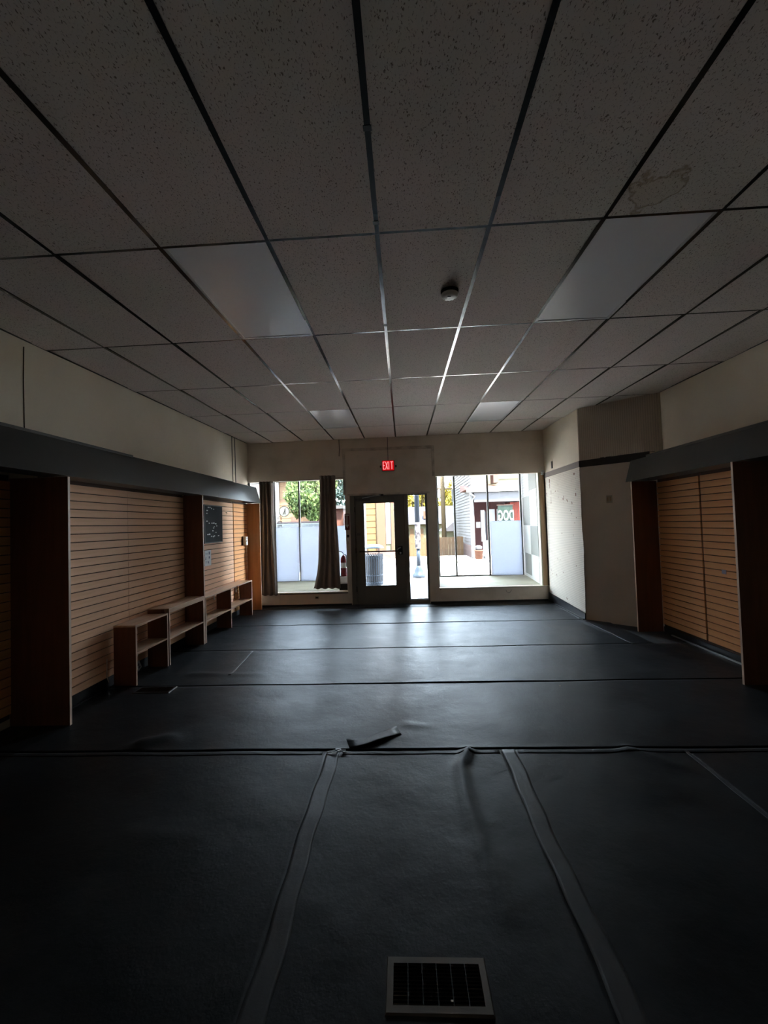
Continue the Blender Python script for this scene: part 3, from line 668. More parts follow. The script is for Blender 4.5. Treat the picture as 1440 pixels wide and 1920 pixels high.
# right end wall leans in towards the glass; its textile squares
sc = MB().prism([(2.635, 8.295), (2.76, 8.295), (3.2, 8.295), (5.2, 8.295), (5.2, 10.0), (2.775, 10.0), (2.775, 9.82)][0:1]+[(5.2, 8.295), (5.2, 10.0), (2.775, 10.0), (2.775, 9.82)], 2, -.15, 3.7).build('wall_showcase_right', m['showwhite'], kind='structure')
wd = Vector((2.775-2.635, 9.82-8.295, 0)); wl = wd.length; wd.normalize(); wn = Vector((-wd.y, wd.x, 0))
def sqr(a, b, z0, z1, mt, name='wall_square'):
    M_ = Matrix((wd, wn, Vector((0, 0, 1)))).transposed().to_4x4(); M_.translation = Vector((2.635, 8.295, 0))
    o = B(a, b, .001, .008, z0, z1).build(name, m[mt], sc); o.matrix_local = M_
sqr(.03, .72, .82, 1.42, 'ribgrey'); sqr(.73, 1.45, .82, 1.42, 'showwhite'); sqr(.03, .72, 1.43, 2.16, 'ribwhite'); sqr(.73, 1.45, 1.43, 2.06, 'ribgrey')
sqr(.03, .72, 2.17, 2.9, 'ribgrey'); sqr(.73, 1.45, 2.07, 2.9, 'ribwhite'); sqr(.73, 1.35, .36, .81, 'ribgrey'); sqr(.03, .72, .30, .81, 'showwhite')
# white boards behind the glass
def board(xa, xb, z0, z1, lab):
    return tag(B(xa, xb, GY0-.06, GY0-.052, z0, z1).build('white_board', m['board']), lab, 'board', 'white boards against the shop windows')
board(-3.0, -2.462, .275, 1.545, 'narrow white board in the left window, beside the left curtain')
board(-2.430, -1.30, .275, 1.545, 'wide white board in the left window between curtains')
board(2.01, 2.722, .295, 1.54, 'white board in the right window below the DOG sign')
# decals
d = thing('round_window_decal', 'round translucent logo decal on the left window glass', 'decal')
MB().lathe([(.115, 0), (.115, .002)], (-2.81, GY0-.0095, 1.925), 32, axis=1).build('disc', mat('pale_decal_film', (.52, .52, .47), .6, trans=((.8, .8, .74), .5)), d)
rg = MB(); n_ = 40; vs = []
for k in range(n_):
    a = 2*math.pi*k/n_
    for r in (.112, .13):
        for yy in (GY0-.0125, GY0-.0105): vs.append((-2.81+r*math.cos(a), yy, 1.925+r*math.sin(a)))
fs = []
for k in range(n_):
    p, q = 4*k, 4*((k+1) % n_); fs += [(p, q, q+1, p+1), (p+2, p+3, q+3, q+2), (p, p+2, q+2, q), (p+1, q+1, q+3, p+3)]
rg.add(vs, fs).build('ring', mat('grey_decal_ink', (.16, .15, .14), .6, trans=((.4, .38, .35), .35)), d)
gk = bpy.data.materials['grey_decal_ink']
f = MB(); f.box(-2.80, -2.778, GY0-.0125, GY0-.0105, 1.855, 1.995)
f.add([(-2.85, GY0-.0125, 1.85), (-2.83, GY0-.0125, 1.85), (-2.80, GY0-.0125, 1.925), (-2.80, GY0-.0125, 1.95), (-2.85, GY0-.0105, 1.85), (-2.83, GY0-.0105, 1.85), (-2.80, GY0-.0105, 1.925), (-2.80, GY0-.0105, 1.95)],
      [(0, 1, 2, 3), (7, 6, 5, 4), (0, 4, 5, 1), (1, 5, 6, 2), (2, 6, 7, 3), (3, 7, 4, 0)]); f.build('emblem_stroke', gk, d); recentre(d)
d = thing('vertical_lettering', 'grey vertical lettering decal under the round logo on the left window', 'lettering')
for k, ch in enumerate('CEE'):
    me = text_mesh(ch, .135, .0008, gk, 'letter', mirror=True, bold=.003)
    o = inst(me, 'letter', d); o.matrix_local = Matrix.Translation((-2.915, GY0-.006, 1.77-k*.095)) @ Matrix.Rotation(math.pi/2, 4, 'X') @ Matrix.Rotation(math.pi/2, 4, 'Z')
recentre(d)

# exit sign
d = thing('exit_sign', 'glowing red EXIT sign hanging above the front door', 'exit sign')
ex, ey, ez = -.250, F0-.075, 2.685
B(ex-.118, ex+.118, ey, ey+.05, ez-.102, ez+.102).build('housing', m['housing'], d, bevel=.004)
face = B(ex-.112, ex+.112, ey-.004, ey-.0005, ez-.096, ez+.096).build('face_plate', m['exitface'], d)
def stroke_letter(ch, x, w=.038, h=.14, t=.010):
    b = MB(); y0, y1 = ey-.009, ey-.0045; zb, zt_ = ez-h/2, ez+h/2
    if ch == 'E':
        b.box(x, x+t, y0, y1, zb, zt_)
        for z in (zb, ez-t/2, zt_-t): b.box(x+t, x+w, y0, y1, z, z+t)
    if ch == 'I': b.box(x+w/2-t/2, x+w/2+t/2, y0, y1, zb, zt_)
    if ch == 'T': b.box(x+w/2-t/2, x+w/2+t/2, y0, y1, zb, zt_-t); b.box(x, x+w, y0, y1, zt_-t, zt_)
    if ch == 'X':
        for s in (1, -1):
            c0 = x+w/2; b.prism([(c0-s*w/2-t/2, zb), (c0-s*w/2+t/2, zb), (c0+s*w/2+t/2, zt_), (c0+s*w/2-t/2, zt_)], 1, y0 if s > 0 else y0-.0006, y1)
    return b
for ch, x in (('E', -.100), ('X', -.050), ('I', .004), ('T', .046)):
    wd_ = {'E': .038, 'X': .044, 'I': .022, 'T': .052}[ch]
    stroke_letter(ch, ex+x, w=wd_, h=.148).build('letter', m['exitletter'], face)
MB().tube([(ex, F0-.05, ez+.103), (ex, F0-.05, 3.245)], .006, 8).build('stem', m['wire'], d)
for s in (-1, 1): B(ex+s*.15-.014, ex+s*.15+.014, F0-.03, F0-.0125, ez-.03, ez+.01).build('side_bracket', m['housing'], d)
B(ex-.03, ex+.03, ey+.05, F0-.0125, ez-.03, ez+.03).build('mount', m['housing'], d)
recentre(d)

# fire extinguisher sign, key hook, extinguisher and boxes
d = thing('fire_extinguisher_sign', 'red sign with a white downward arrow left of the door', 'sign')
px = -1.088
B(px-.047, px+.047, F0-.018, F0-.0125, 1.46, 1.775).build('sign_plate', m['red'], d)
b = MB(); y0, y1 = F0-.020, F0-.0185
b.box(px-.018, px-.008, y0, y1, 1.56, 1.72); b.box(px+.008, px+.018, y0, y1, 1.56, 1.72); b.box(px-.018, px+.018, y0, y1, 1.712, 1.722)
b.prism([(px-.034, 1.56), (px+.034, 1.56), (px, 1.49)], 1, y0, y1); b.box(px-.034, px+.034, y0, y1, 1.735, 1.760)
b.build('arrow', m['white'], d); recentre(d)
for z0, lab, mt in ((0, 0, 0),):
    d = thing('key_hook', 'dark round knob and white tag hanging on the post left of the door', 'key hook')
    MB().lathe([(.024, -.03), (.027, -.02), (.02, -.0005)], (px+.01, F0-.0005, 1.34), 14, axis=1).build('knob', m['iron'], d, smooth=True)
    B(px-.004, px+.02, F0-.012, F0-.007, 1.235, 1.30).build('paper_tag', m['white'], d)
    MB().tube([(px+.008, F0-.009, 1.236), (px+.008, F0-.009, 1.18)], .003, 6).build('string', m['wire'], d)
    B(px+.004, px+.012, F0-.009, F0-.0065, 1.30, 1.325).build('link', m['wire'], d); recentre(d)
ey_ = 8.40
b = thing('black_tray', 'black crate under the white box on the window sill', 'crate'); B(-1.30, -1.135, 8.31, 8.47, .2685, .385).build('tray_body', m['iron'], b, bevel=.004)
B(-1.305, -1.13, 8.305, 8.475, .375, .390).build('tray_rim', m['iron'], b); recentre(b)
b = thing('white_carton', 'white carton under the fire extinguisher on the left window sill', 'box'); B(-1.30, -1.135, 8.31, 8.47, .3905, .53).build('carton_body', m['paper'], b, bevel=.003)
B(-1.298, -1.137, 8.385, 8.395, .5302, .5312).build('carton_flap_line', m['ink'], b); recentre(b)
b = thing('fire_extinguisher', 'red fire extinguisher half hidden behind the right curtain', 'fire extinguisher')
MB().lathe([(.055, .532), (.062, .54), (.062, .86), (.055, .90), (.03, .935), (.018, .95)], (-1.215, ey_, 0), 20).build('cylinder', m['red'], b, smooth=True); cyl = bpy.data.objects['cylinder']
MB().lathe([(.0630, .70), (.0632, .705), (.0632, .80), (.0630, .805)], (-1.215, ey_, 0), 20).build('paper_label', m['paper'], cyl, smooth=True)
MB().lathe([(.016, .945), (.016, .985)], (-1.215, ey_, 0), 12).build('valve', m['chrome'], b)
MB().tube([(-1.215, ey_, .985), (-1.25, ey_, 1.02), (-1.30, ey_, 1.03)], .008, 6).build('lever', m['iron'], b)
MB().tube([(-1.20, ey_, .97), (-1.16, ey_-.02, .95), (-1.145, ey_-.05, .85), (-1.15, ey_-.06, .72)], .009, 8).build('hose', m['iron'], b, smooth=True); recentre(b)

# curtain wire and curtains
tag(MB().tube([(-3.04, F0-.09, 2.415), (-2.4, F0-.09, 2.432), (-1.9, F0-.09, 2.455), (-1.12, F0-.09, 2.485)], .004, 6).build('curtain_wire', m['wire']), 'thin grey curtain wire strung across the left window', 'curtain wire')
def curtain(xt0, xt1, xb0, xb1, zt0, zb, n, lab, flare=None):
    t = thing('curtain', lab, 'curtain', 'grommet curtains at the left window')
    NX, NZ = n*14, 40; v = []; f = []
    for j in range(NZ+1):
        s = j/NZ; z = zb+(zt0-zb)*(1-s)
        e = s**1.5
        a, b = xt0+(xb0-xt0)*e, xt1+(xb1-xt1)*e
        if flare: a += flare*max(0, (s-.72)/.28)**1.8
        for i in range(NX+1):
            u = i/NX; x = a+(b-a)*u; amp = .030*(1-.25*s)
            y = F0-.09+amp*math.cos(2*math.pi*n*u)+.008*math.sin(3.1*n*u+4*s)*s
            v.append((x+.006*math.sin(9*s+8*u), y, z+.010*math.sin(2*math.pi*n*u)*s))
    for j in range(NZ):
        for i in range(NX):
            p = j*(NX+1)+i; f.append((p, p+1, p+NX+2, p+NX+1))
    o = MB().add(v, f).build('cloth', m['curtain'], t, smooth=True); so = o.modifiers.new('s', 'SOLIDIFY'); so.thickness = .002
    for k in range(n):
        u = (k+.25)/n; x = xt0+(xt1-xt0)*u
        tr = MB(); vs = []; n2 = 14
        for q in range(n2):
            a = 2*math.pi*q/n2
            for r in (.013, .020):
                for yy in (-.002, .002): vs.append((r*math.cos(a), yy, r*math.sin(a)))
        fs = []
        for q in range(n2):
            p_, q_ = 4*q, 4*((q+1) % n2); fs += [(p_, q_, q_+1, p_+1), (p_+2, p_+3, q_+3, q_+2), (p_, p_+2, q_+2, q_), (p_+1, q_+1, q_+3, p_+3)]
        g_ = tr.add(vs, fs).build('grommet', m['chrome'], o); g_.matrix_local = Matrix.Translation((x, F0-.09, zt0-.035)) @ Matrix.Rotation(.9, 4, 'Z')
    recentre(t)
curtain(-2.80, -2.53, -2.90, -2.47, 2.455, .235, 4, 'taupe curtain at the left end of the left window')
curtain(-1.60, -1.295, -1.70, -1.235, 2.53, .34, 4, 'taupe curtain nearer the door, flaring out at its hem', flare=-.07)

# conduits in the left corner and hanging wire
b = thing('wall_conduit', 'pair of thin vertical wires on the wall in the left front corner', 'conduit')
for y in (7.40, 7.53): MB().tube([(XL+.010, y, 3.22), (XL+.010, y+.01, 2.9), (XL+.010, y+.02, 2.36)], .007, 6).build('wire_run', m['wire'], b)
B(XL+.001, XL+.03, 7.38, 7.58, 2.35, 2.39).build('junction', m['wire'], b); recentre(b)
tag(MB().tube([(-1.205, F0-.015, 3.24), (-1.20, F0-.012, 3.05), (-1.21, F0-.016, 2.91)], .006, 6).build('hanging_wire', m['black']), 'short black wire hanging from the ceiling left of the door bay', 'wire')
tag(MB().tube([(2.0+.05*math.sin(a), F0-.016, .19-.055*math.sin(a)+.05*(abs(a-1.5)-1.5)) if False else (1.98+.05*math.cos(a), F0-.017, .225-.06*math.sin(a)) for a in [k*math.pi/10 for k in range(11)]], .003, 6).build('looped_cable', m['wire']), 'thin cable looping down from the sill of the right window', 'cable')

# ------------------------------------------------------------------ slatwall panels
SL = .0762
def slat_mesh(L, mt):
    # slat runs along Y, face towards +X at x=0; profile with eased lips
    h = SL-.0085
    prof = [(-.014, 0), (-.002, 0), (0, .002), (0, h-.002), (-.002, h), (-.014, h)]
    mb = MB(); mb.prism(prof, 1, 0, L); return mb.mesh('slat', m[mt])
def slatwall(lab, xf, y0, y1, zb, zt_, side, mt, group):
    t = thing('slatwall_panel', lab, 'slatwall', group)
    L = y1-y0-.002; me = slat_mesh(L, mt); sgn = 1 if side == 'L' else -1
    g0 = 1.9265
    k0 = math.ceil((zb-g0)/SL-.3)
    z = g0+k0*SL
    if side == 'L': B(xf-.022, xf-.0145, y0, y1, zb, zt_).build('backing', m['groove'], t)
    else: B(xf+.0145, xf+.022, y0, y1, zb, zt_).build('backing', m['groove'], t)
    while z+SL-.0085 <= zt_+.02:
        zz = z+.00425
        if side == 'L': M_ = Matrix.Translation((xf, y0+.001, zz))
        else: M_ = Matrix.Translation((xf, y1-.001, zz)) @ Matrix.Rotation(math.pi, 4, 'Z')
        inst(me, 'slat', t, M_); z += SL
    recentre(t)
LG, RG = 'slatwall panels on the left wall', 'slatwall panels on the right wall'
slatwall('dark slatwall panel at the left edge, nearest the camera', -3.235, 1.9, 3.316, .06, 2.05, 'L', 'slat2', LG)
slatwall('bare left slatwall panel just beyond the near side panel', -3.0, 3.345, 4.447, .12, 2.05, 'L', 'slat', LG)
slatwall('left slatwall panel above the two middle low shelves', -3.0, 4.449, 5.61, .12, 2.05, 'L', 'slat', LG)
slatwall('left slatwall panel holding the black letter board', -2.985, 5.64, 7.25, .12, 2.05, 'L', 'slat', LG)
slatwall('narrow orange slatwall strip beside the left curtain', -2.975, 7.252, 7.885, .12, 2.05, 'L', 'slat2', LG)
slatwall('wide orange slatwall panel in the shadowed back of the right alcove', 3.44, 5.012, 5.81, .07, 2.05, 'R', 'slat2', RG)
slatwall('orange slatwall panel with a blue smudge, nearer side of the right alcove', 3.44, 3.995, 4.985, .07, 2.05, 'R', 'slat2', RG)
tag(B(3.436, 3.4395, 4.66, 4.72, .90, .945).build('blue_smudge', mat('blue_chalk', (.35, .33, .42), .8)), 'pale blue chalk smudge on the right slatwall', 'smudge')
B(3.456, 3.4615, 4.986, 5.011, .07, 2.08).build('trim_10', mat('dark_red_joint', (.12, .03, .015), .6), kind='structure')
for (y0, y1) in ((2.7, 3.95), (3.995, 5.81)): B(3.445, 3.468, y0, y1, -.005, .068).build('baseboard_side', m['base'], kind='structure')
B(3.405, 3.425, 4.0, 5.6, .0, .012).build('trim_11', m['chrome'], kind='structure')
B(-3.03, -3.005, 3.36, 7.88, -.005, .118).build('baseboard_left', m['base'], kind='structure')
B(-2.99, -2.975, 3.4, 4.0, .0, .010).build('floor_edge_glint', m['tape'], kind='structure')  # pale strip painted as the glint on the floor covering's edge

# side panels (gables)
def gable(lab, x0, x1, y, z1, front, group, mt='gable'):
    t = thing('side_panel', lab, 'side panel', group)
    mb = MB()
    B(x0, x1, y-.011, y+.011, .0005, z1).build('panel', m[mt], t)
    xf = x1 if front == 'R' else x0
    e = (xf+.0003, xf+.0023) if front == 'R' else (xf-.0023, xf-.0003)
    B(e[0], e[1], y-.011, y+.011, .0005, z1).build('edge_band', m['edge'], t); recentre(t)
GG = 'tall laminate side panels'
gable('tall brown side panel on the left, nearest the camera', -3.25, -2.745, 3.330, 2.022, 'R', GG)
gable('tall side panel dividing the two left slatwall bays', -3.03, -2.735, 5.625, 2.022, 'R', GG)
gable('orange-lit side panel beside the left curtain', -3.03, -2.730, 7.90, 2.022, 'R', GG, 'gable_lit')
gable('tall side panel next to the angled wall on the right', 3.115, 3.44, 5.825, 2.022, 'L', GG)
gable('tall side panel at the right edge of the view', 3.03, 3.44, 3.970, 2.022, 'L', GG)

# fascias (sloping valances)
def fascia(lab, xb, xt, xw, y0, y1, zb, zt_):
    t = thing('fascia', lab, 'fascia', 'black fascias above the wall bays'); s = 1 if xt > xb else -1
    th = .02*s
    MB().prism([(xb, zb), (xb+th, zb), (xt+th, zt_), (xt, zt_)], 1, y0, y1).build('face_board', m['fascia'], t, bevel=.002)
    a, b = sorted((xt+th, xw)); B(a, b, y0+.02, y1-.02, zt_-.03, zt_-.002).build('top_board', m['fascia'], t)
    a, b = sorted((xb+th, xw+.085*s*-1)); B(a, b, y0, y1, zb+.003, zb+.020).build('soffit_board', m['fascia'], t)
    return t
t = fascia('long black sloping fascia above the left wall bays', -2.715, -2.80, -3.049, -1.0, 7.93, 2.024, 2.33)
MB().prism([(-2.80, 2.331), (-2.815, 2.331), (-2.815, 2.352), (-2.80, 2.352)], 1, -1.0, 4.25).build('ledge_strip', m['fascia'], t)
MB().prism([(-2.84, 2.331), (-2.85, 2.331), (-2.85, 2.348), (-2.84, 2.348)], 1, 4.26, 6.9).build('ledge_strip', m['fascia'], t); recentre(t)
t = fascia('black sloping fascia above the right wall bays', 3.06, 3.14, 3.468, -1.0, 5.865, 2.024, 2.31)
MB().prism([(3.14, 2.311), (3.16, 2.311), (3.16, 2.335), (3.14, 2.335)], 1, -1.0, 5.5).build('ledge_strip', m['fascia'], t); recentre(t)

# ------------------------------------------------------------------ low shelf units
def shelf_unit(lab, y0, y1, ztop, tt, dividers, zmid, xb=-2.965, xf=-2.735, riser=False):
    t = thing('low_shelf', lab, 'shelf', 'low shelf units along the left wall')
    th = .019
    def up(y, z1): 
        B(xb, xf, y, y+th, .001, z1).build('upright', m['gable'], t); B(xf+.0003, xf+.0025, y, y+th, .001, z1).build('edge_band', m['edge'], t)
    up(y0, ztop-tt-.0005); up(y1-th, ztop-tt-.0005)
    for d in dividers: up(d, ztop-tt-.0005)
    B(xb, xf+.004, y0-.002, y1+.002, ztop-tt, ztop).build('top_board', m['shelf'], t, bevel=.002)
    ys = [y0]+list(dividers)+[y1-th]
    for a, b in zip(ys[:-1], ys[1:]): B(xb, xf, a+th+.0005, b-.0005, zmid-.018, zmid).build('shelf_board', m['shelf'], t)
    return t
t = shelf_unit('low shelf unit nearest the camera, with one bay', 4.15, 4.735, .605, .018, [], .325); 
MB().lathe([(.012, 0), (.012, .02)], (-2.97, 4.5, .20), 10, axis=0).build('cap', m['white'], t); recentre(t)
t = shelf_unit('middle low shelf unit with a thick raised top', 4.757, 5.605, .652, .055, [], .312); recentre(t)
t = shelf_unit('longest low shelf unit with two bays under the letter board', 5.655, 7.42, .625, .02, [6.495], .30); recentre(t)
rb = thing('wood_riser', 'short wooden board lying at the joint of the two shelf tops', 'board'); B(-2.96, -2.765, 4.712, 4.732, .606, .652).build('plank', m['gable'], rb); recentre(rb)
# small things behind the shelves
def cable(lab, pts, r=.006): return tag(MB().tube(pts, r, 6).build('white_cable', m['white'], smooth=True), lab, 'cable')
cable('white cable hanging behind the nearest low shelf unit', [(-2.97, 4.06, .30), (-2.972, 4.06, .12), (-2.96, 4.07, .06)], .004)
cable('thin white cable running down from the wall sensor', [(-2.955, 7.78, 1.235), (-2.955, 7.79, .9), (-2.957, 7.80, .40)], .004)
cable('white cable end behind the two-bay shelf, left bay', [(-2.972, 6.42, .60), (-2.970, 6.43, .50), (-2.955, 6.41, .46)], .010)
cable('white strip behind the two-bay shelf, right bay', [(-2.962, 7.25, .60), (-2.960, 7.25, .44)], .016)
o = thing('wall_outlet', 'small white outlet low behind the nearest shelf unit', 'outlet'); M_ = Matrix.Translation((-2.985, 4.57, .062)) @ Matrix.Rotation(math.radians(30), 4, 'X')
q = B(0, .006, -.035, .035, -.05, .05).build('plate', m['white'], o); q.matrix_local = M_
q = B(.0065, .008, -.015, .015, -.028, -.006).build('socket', m['ink'], o); q.matrix_local = M_; q = B(.0065, .008, -.015, .015, .006, .028).build('socket', m['ink'], o); q.matrix_local = M_; recentre(o)

# letter board, notice, sensor
b = thing('letter_board', 'black letter board with scattered white letters on the left slatwall', 'letter board')
B(-2.983, -2.972, 6.16, 6.76, 1.355, 1.915).build('board', m['black'], b)
fr = MB(); fr.box(-2.983, -2.966, 6.15, 6.77, 1.915, 1.93); fr.box(-2.983, -2.966, 6.15, 6.77, 1.34, 1.355); fr.box(-2.983, -2.966, 6.145, 6.16, 1.34, 1.93); fr.box(-2.983, -2.966, 6.76, 6.77, 1.355, 1.915); fr.build('frame', m['wire'], b)
lt = MB()
for (u, v_) in ((.38, .94), (.5, .93), (.1, .88), (.08, .8), (.08, .58), (.22, .52), (.38, .52), (.48, .52), (.52, .42), (.47, .38), (.42, .30), (.62, .25), (.12, .2), (.22, .2), (.34, .14), (.45, .13), (.5, .15), (.76, .15), (.6, .5), (.66, .44), (.28, .97), (.18, .97)):
    y = 6.17+.57*u; z = 1.36+.54*v_; lt.box(-2.9715, -2.9695, y, y+random.uniform(.025, .05), z, z+random.uniform(.010, .020))
lt.build('loose_letters', m['white'], b, kind='stuff'); recentre(b)
b = thing('paper_notice', 'white printed notice on the left slatwall under the letter board', 'notice')
B(-2.983, -2.981, 6.165, 6.375, 1.0, 1.235).build('sheet', m['paper'], b)
pr_ = MB()
for (u, v_, w_, h_) in ((.62, .72, .22, .18), (.1, .55, .2, .02), (.1, .72, .4, .02), (.1, .8, .4, .02), (.62, .45, .2, .15), (.1, .4, .12, .1), (.5, .15, .14, .14), (.1, .2, .3, .02), (.1, .28, .3, .02)):
    pr_.box(-2.9805, -2.980, 6.165+.21*u, 6.165+.21*(u+w_), 1.0+.235*v_, 1.0+.235*(v_+h_))
pr_.build('printing', m['ink'], b); recentre(b)
b = thing('wall_sensor', 'white thermostat box sticking out beside the left curtain', 'sensor')
B(-2.972, -2.955, 7.60, 7.73, 1.235, 1.405).build('back_plate', m['groove'], b); case = B(-2.9548, -2.90, 7.62, 7.715, 1.24, 1.40).build('case', m['white'], b, bevel=.006)
MB().lathe([(.022, 0), (.02, .006)], (-2.9, 7.665, 1.32), 16, axis=0).build('dial', m['ivory'], case); B(-2.8995, -2.898, 7.655, 7.675, 1.36, 1.375).build('lens', m['black'], case)
B(-2.94, -2.915, 7.7155, 7.75, 1.29, 1.34).build('side_tab', m['ivory'], b); recentre(b)
tag(MB().tube([(-2.984, 6.95, 1.83), (-2.965, 6.95, 1.832), (-2.962, 6.95, 1.80)], .004, 6).build('slat_hook', m['iron']), 'small dark hook left in the slatwall right of the letter board', 'hook')

# ------------------------------------------------------------------ floor registers
def register(lab, x0, x1, y0, y1, mt, ns, cross, fwid=.026):
    t = thing('floor_register', lab, 'floor register', 'floor registers')
    fr = MB(); dz = -.004 if y0 < 2 else 0; z0, z1 = .0005+dz, .0075+dz
    outer = [(x0, y0), (x1, y0), (x1, y1), (x0, y1)]; inner = [(x0+fwid, y0+fwid), (x1-fwid, y0+fwid), (x1-fwid, y1-fwid), (x0+fwid, y1-fwid)]
    o2 = [(x0+.005, y0+.005), (x1-.005, y0+.005), (x1-.005, y1-.005), (x0+.005, y1-.005)]
    v = [(a, b, z0) for a, b in outer]+[(a, b, z1) for a, b in o2]+[(a, b, z1) for a, b in inner]+[(a, b, z0) for a, b in inner]
    f = []
    for k in range(4):
        q = (k+1) % 4; f += [(k, q, 4+q, 4+k), (4+k, 4+q, 8+q, 8+k), (8+k, 8+q, 12+q, 12+k), (12+k, 12+q, q, k)]
    fr.add(v, f).build('frame', mt, t)
    B(x0+fwid, x1-fwid, y0+fwid, y1-fwid, .0002+dz, .0010+dz).build('duct_shadow_plate', m['black'], t)
    L = MB(); L.box(-(x1-x0)/2+fwid, (x1-x0)/2-fwid, -.0035, .0035, -.0009, .0009); me = L.mesh('louver', m['register'])
    for k in range(ns):
        y = y0+fwid+(y1-y0-2*fwid)*(k+.5)/ns; inst(me, 'louver', t, Matrix.Translation(((x0+x1)/2, y, .0042+dz)) @ Matrix.Rotation(math.radians(-60), 4, 'X'))
    me2 = B(-.0012, .0012, -(y1-y0)/2+fwid, (y1-y0)/2-fwid, -.001, .001).mesh('cross_rod', m['iron'])
    for k in range(cross):
        x = x0+fwid+(x1-x0-2*fwid)*(k+1)/(cross+1); inst(me2, 'cross_rod', t, Matrix.Translation((x, (y0+y1)/2, .0068+dz)))
    return t
t = register('large floor register in the foreground, bottom of the view', -.108, .240, 1.365, 1.547, m['register'], 11, 5)
B(.105, .113, 1.402, 1.407, .0040, .0058).build('lever', m['chrome'], t); recentre(t)
t = register('small dark floor register beside the nearest low shelf unit', -2.65, -2.285, 3.95, 4.108, m['iron'], 9, 3, .02); recentre(t)
t = thing('floor_litter', 'small pale crumb of debris on the black floor at right', 'debris'); 
MB().lathe([(.004, 0), (.010, .003), (.005, .008)], (1.40, 3.98, .004), 7).build('crumb', m['ivory'], t); recentre(t)

# ------------------------------------------------------------------ outside
B(-40, 40, 8.31, 13.4, -.3, -.102).build('sidewalk', m['walk'], kind='structure')
B(-.95, .48, 8.30, 9.9, -.101, -.012).build('vestibule_floor', m['walk'], kind='structure')
B(-40, 40, 13.4, 18.2, -.35, -.22).build('street', m['street'], kind='structure')
B(-40, 40, 13.4, 13.55, -.219, -.10).build('kerb', m['xwhite'], kind='structure'); B(-40, 40, 18.05, 18.2, -.219, -.10).build('kerb', m['xwhite'], kind='structure')
B(-40, 40, 18.2, 20.8, -.3, -.10).build('far_sidewalk', m['walk'], kind='structure')
MB().add([(-40, 20.8, -.11), (40, 20.8, -.11), (40, 32, -2.6), (-40, 32, -2.6), (40, 90, -2.9), (-40, 90, -2.9), (-40, 20.8, -.6), (40, 20.8, -.6)], [(0, 1, 2, 3), (3, 2, 4, 5), (6, 7, 1, 0)]).build('sloping_ground', m['grass'], kind='structure')
for x in (-1.6, .6, 2.8): B(x-.006, x+.006, 9.95, 13.35, -.1015, -.1005).build('pavement_joint', m['street'], kind='structure')

# trash can
t = thing('trash_can', 'slatted steel litter bin with a pale domed lid on the sidewalk', 'trash can')
cx_, cy_ = -.84, 11.55; cxt = cx_
sm = MB(); sm.box(-.013, .013, -.005, .005, 0, .80); sme = sm.mesh('slat', m['can'])
for k in range(26):
    a = 2*math.pi*k/26; inst(sme, 'slat', t, Matrix.Translation((cx_+.245*math.cos(a), cy_+.245*math.sin(a), -.06)) @ Matrix.Rotation(a+math.pi/2, 4, 'Z') @ Matrix.Rotation(.02, 4, 'X'))
MB().lathe([(.215, -.06), (.225, .70), (.20, .70)], (cx_, cy_, 0), 24).build('liner', m['pole'], t)
for z in (-.05, .15, .62): MB().lathe([(.252, z), (.256, z+.005), (.256, z+.035), (.252, z+.04)], (cx_, cy_, 0), 26).build('hoop', m['can'], t)
MB().lathe([(.23, -.1015), (.25, -.095), (.25, -.06)], (cx_, cy_, 0), 24).build('base_ring', m['can'], t)
for k in range(4):
    a = math.pi/4+k*math.pi/2; MB().tube([(cx_+.22*math.cos(a), cy_+.22*math.sin(a), .70), (cx_+.22*math.cos(a), cy_+.22*math.sin(a), .91)], .009, 6).build('lid_post', m['can'], t)
MB().lathe([(.29, .90), (.30, .91), (.26, .955), (.17, .99), (.06, 1.005), (.01, 1.008)], (cx_, cy_, 0), 28).build('lid', m['lid'], t, smooth=True); recentre(t)
# lamp post
t = thing('lamp_post', 'blue-grey street lamp post seen through the sidelight', 'lamp post')
lx, ly = .44, 12.8
MB().lathe([(.19, -.1015), (.20, -.06), (.19, .0), (.14, .04), (.13, .12), (.085, .20), (.075, .26)], (lx, ly, 0), 20).build('bell_base', m['lamp'], t, smooth=True)
MB().lathe([(.062, .26), (.052, .78)], (lx, ly, 0), 16).build('lower_shaft', m['lamp'], t, smooth=True)
MB().lathe([(.085, .78), (.085, .81), (.082, 1.55), (.085, 1.58)], (lx, ly, 0), 16).build('poster_wrap', mat('weathered_posters', (.018, .016, .018), .8, spec=.1, var=((.08, .07, .07), 9, 5, .45, .55)), t)
MB().lathe([(.078, 1.58), (.062, 4.2), (.09, 4.25), (.06, 4.4)], (lx, ly, 0), 16).build('upper_shaft', m['lamp'], t, smooth=True)
MB().lathe([(.10, 4.4), (.20, 4.7), (.16, 5.0), (.04, 5.15)], (lx, ly, 0), 16).build('lantern', m['showwhite'], t, smooth=True); recentre(t)
b = thing('sign_pole', 'thin grey steel pole behind the trash can', 'pole')
MB().lathe([(.038, -.102), (.038, 3.6)], (-1.19, 13.2, 0), 12).build('shaft', m['pole'], b); MB().lathe([(.07, -.102), (.07, -.09)], (-1.19, 13.2, 0), 12).build('foot_plate', m['pole'], b); recentre(b)

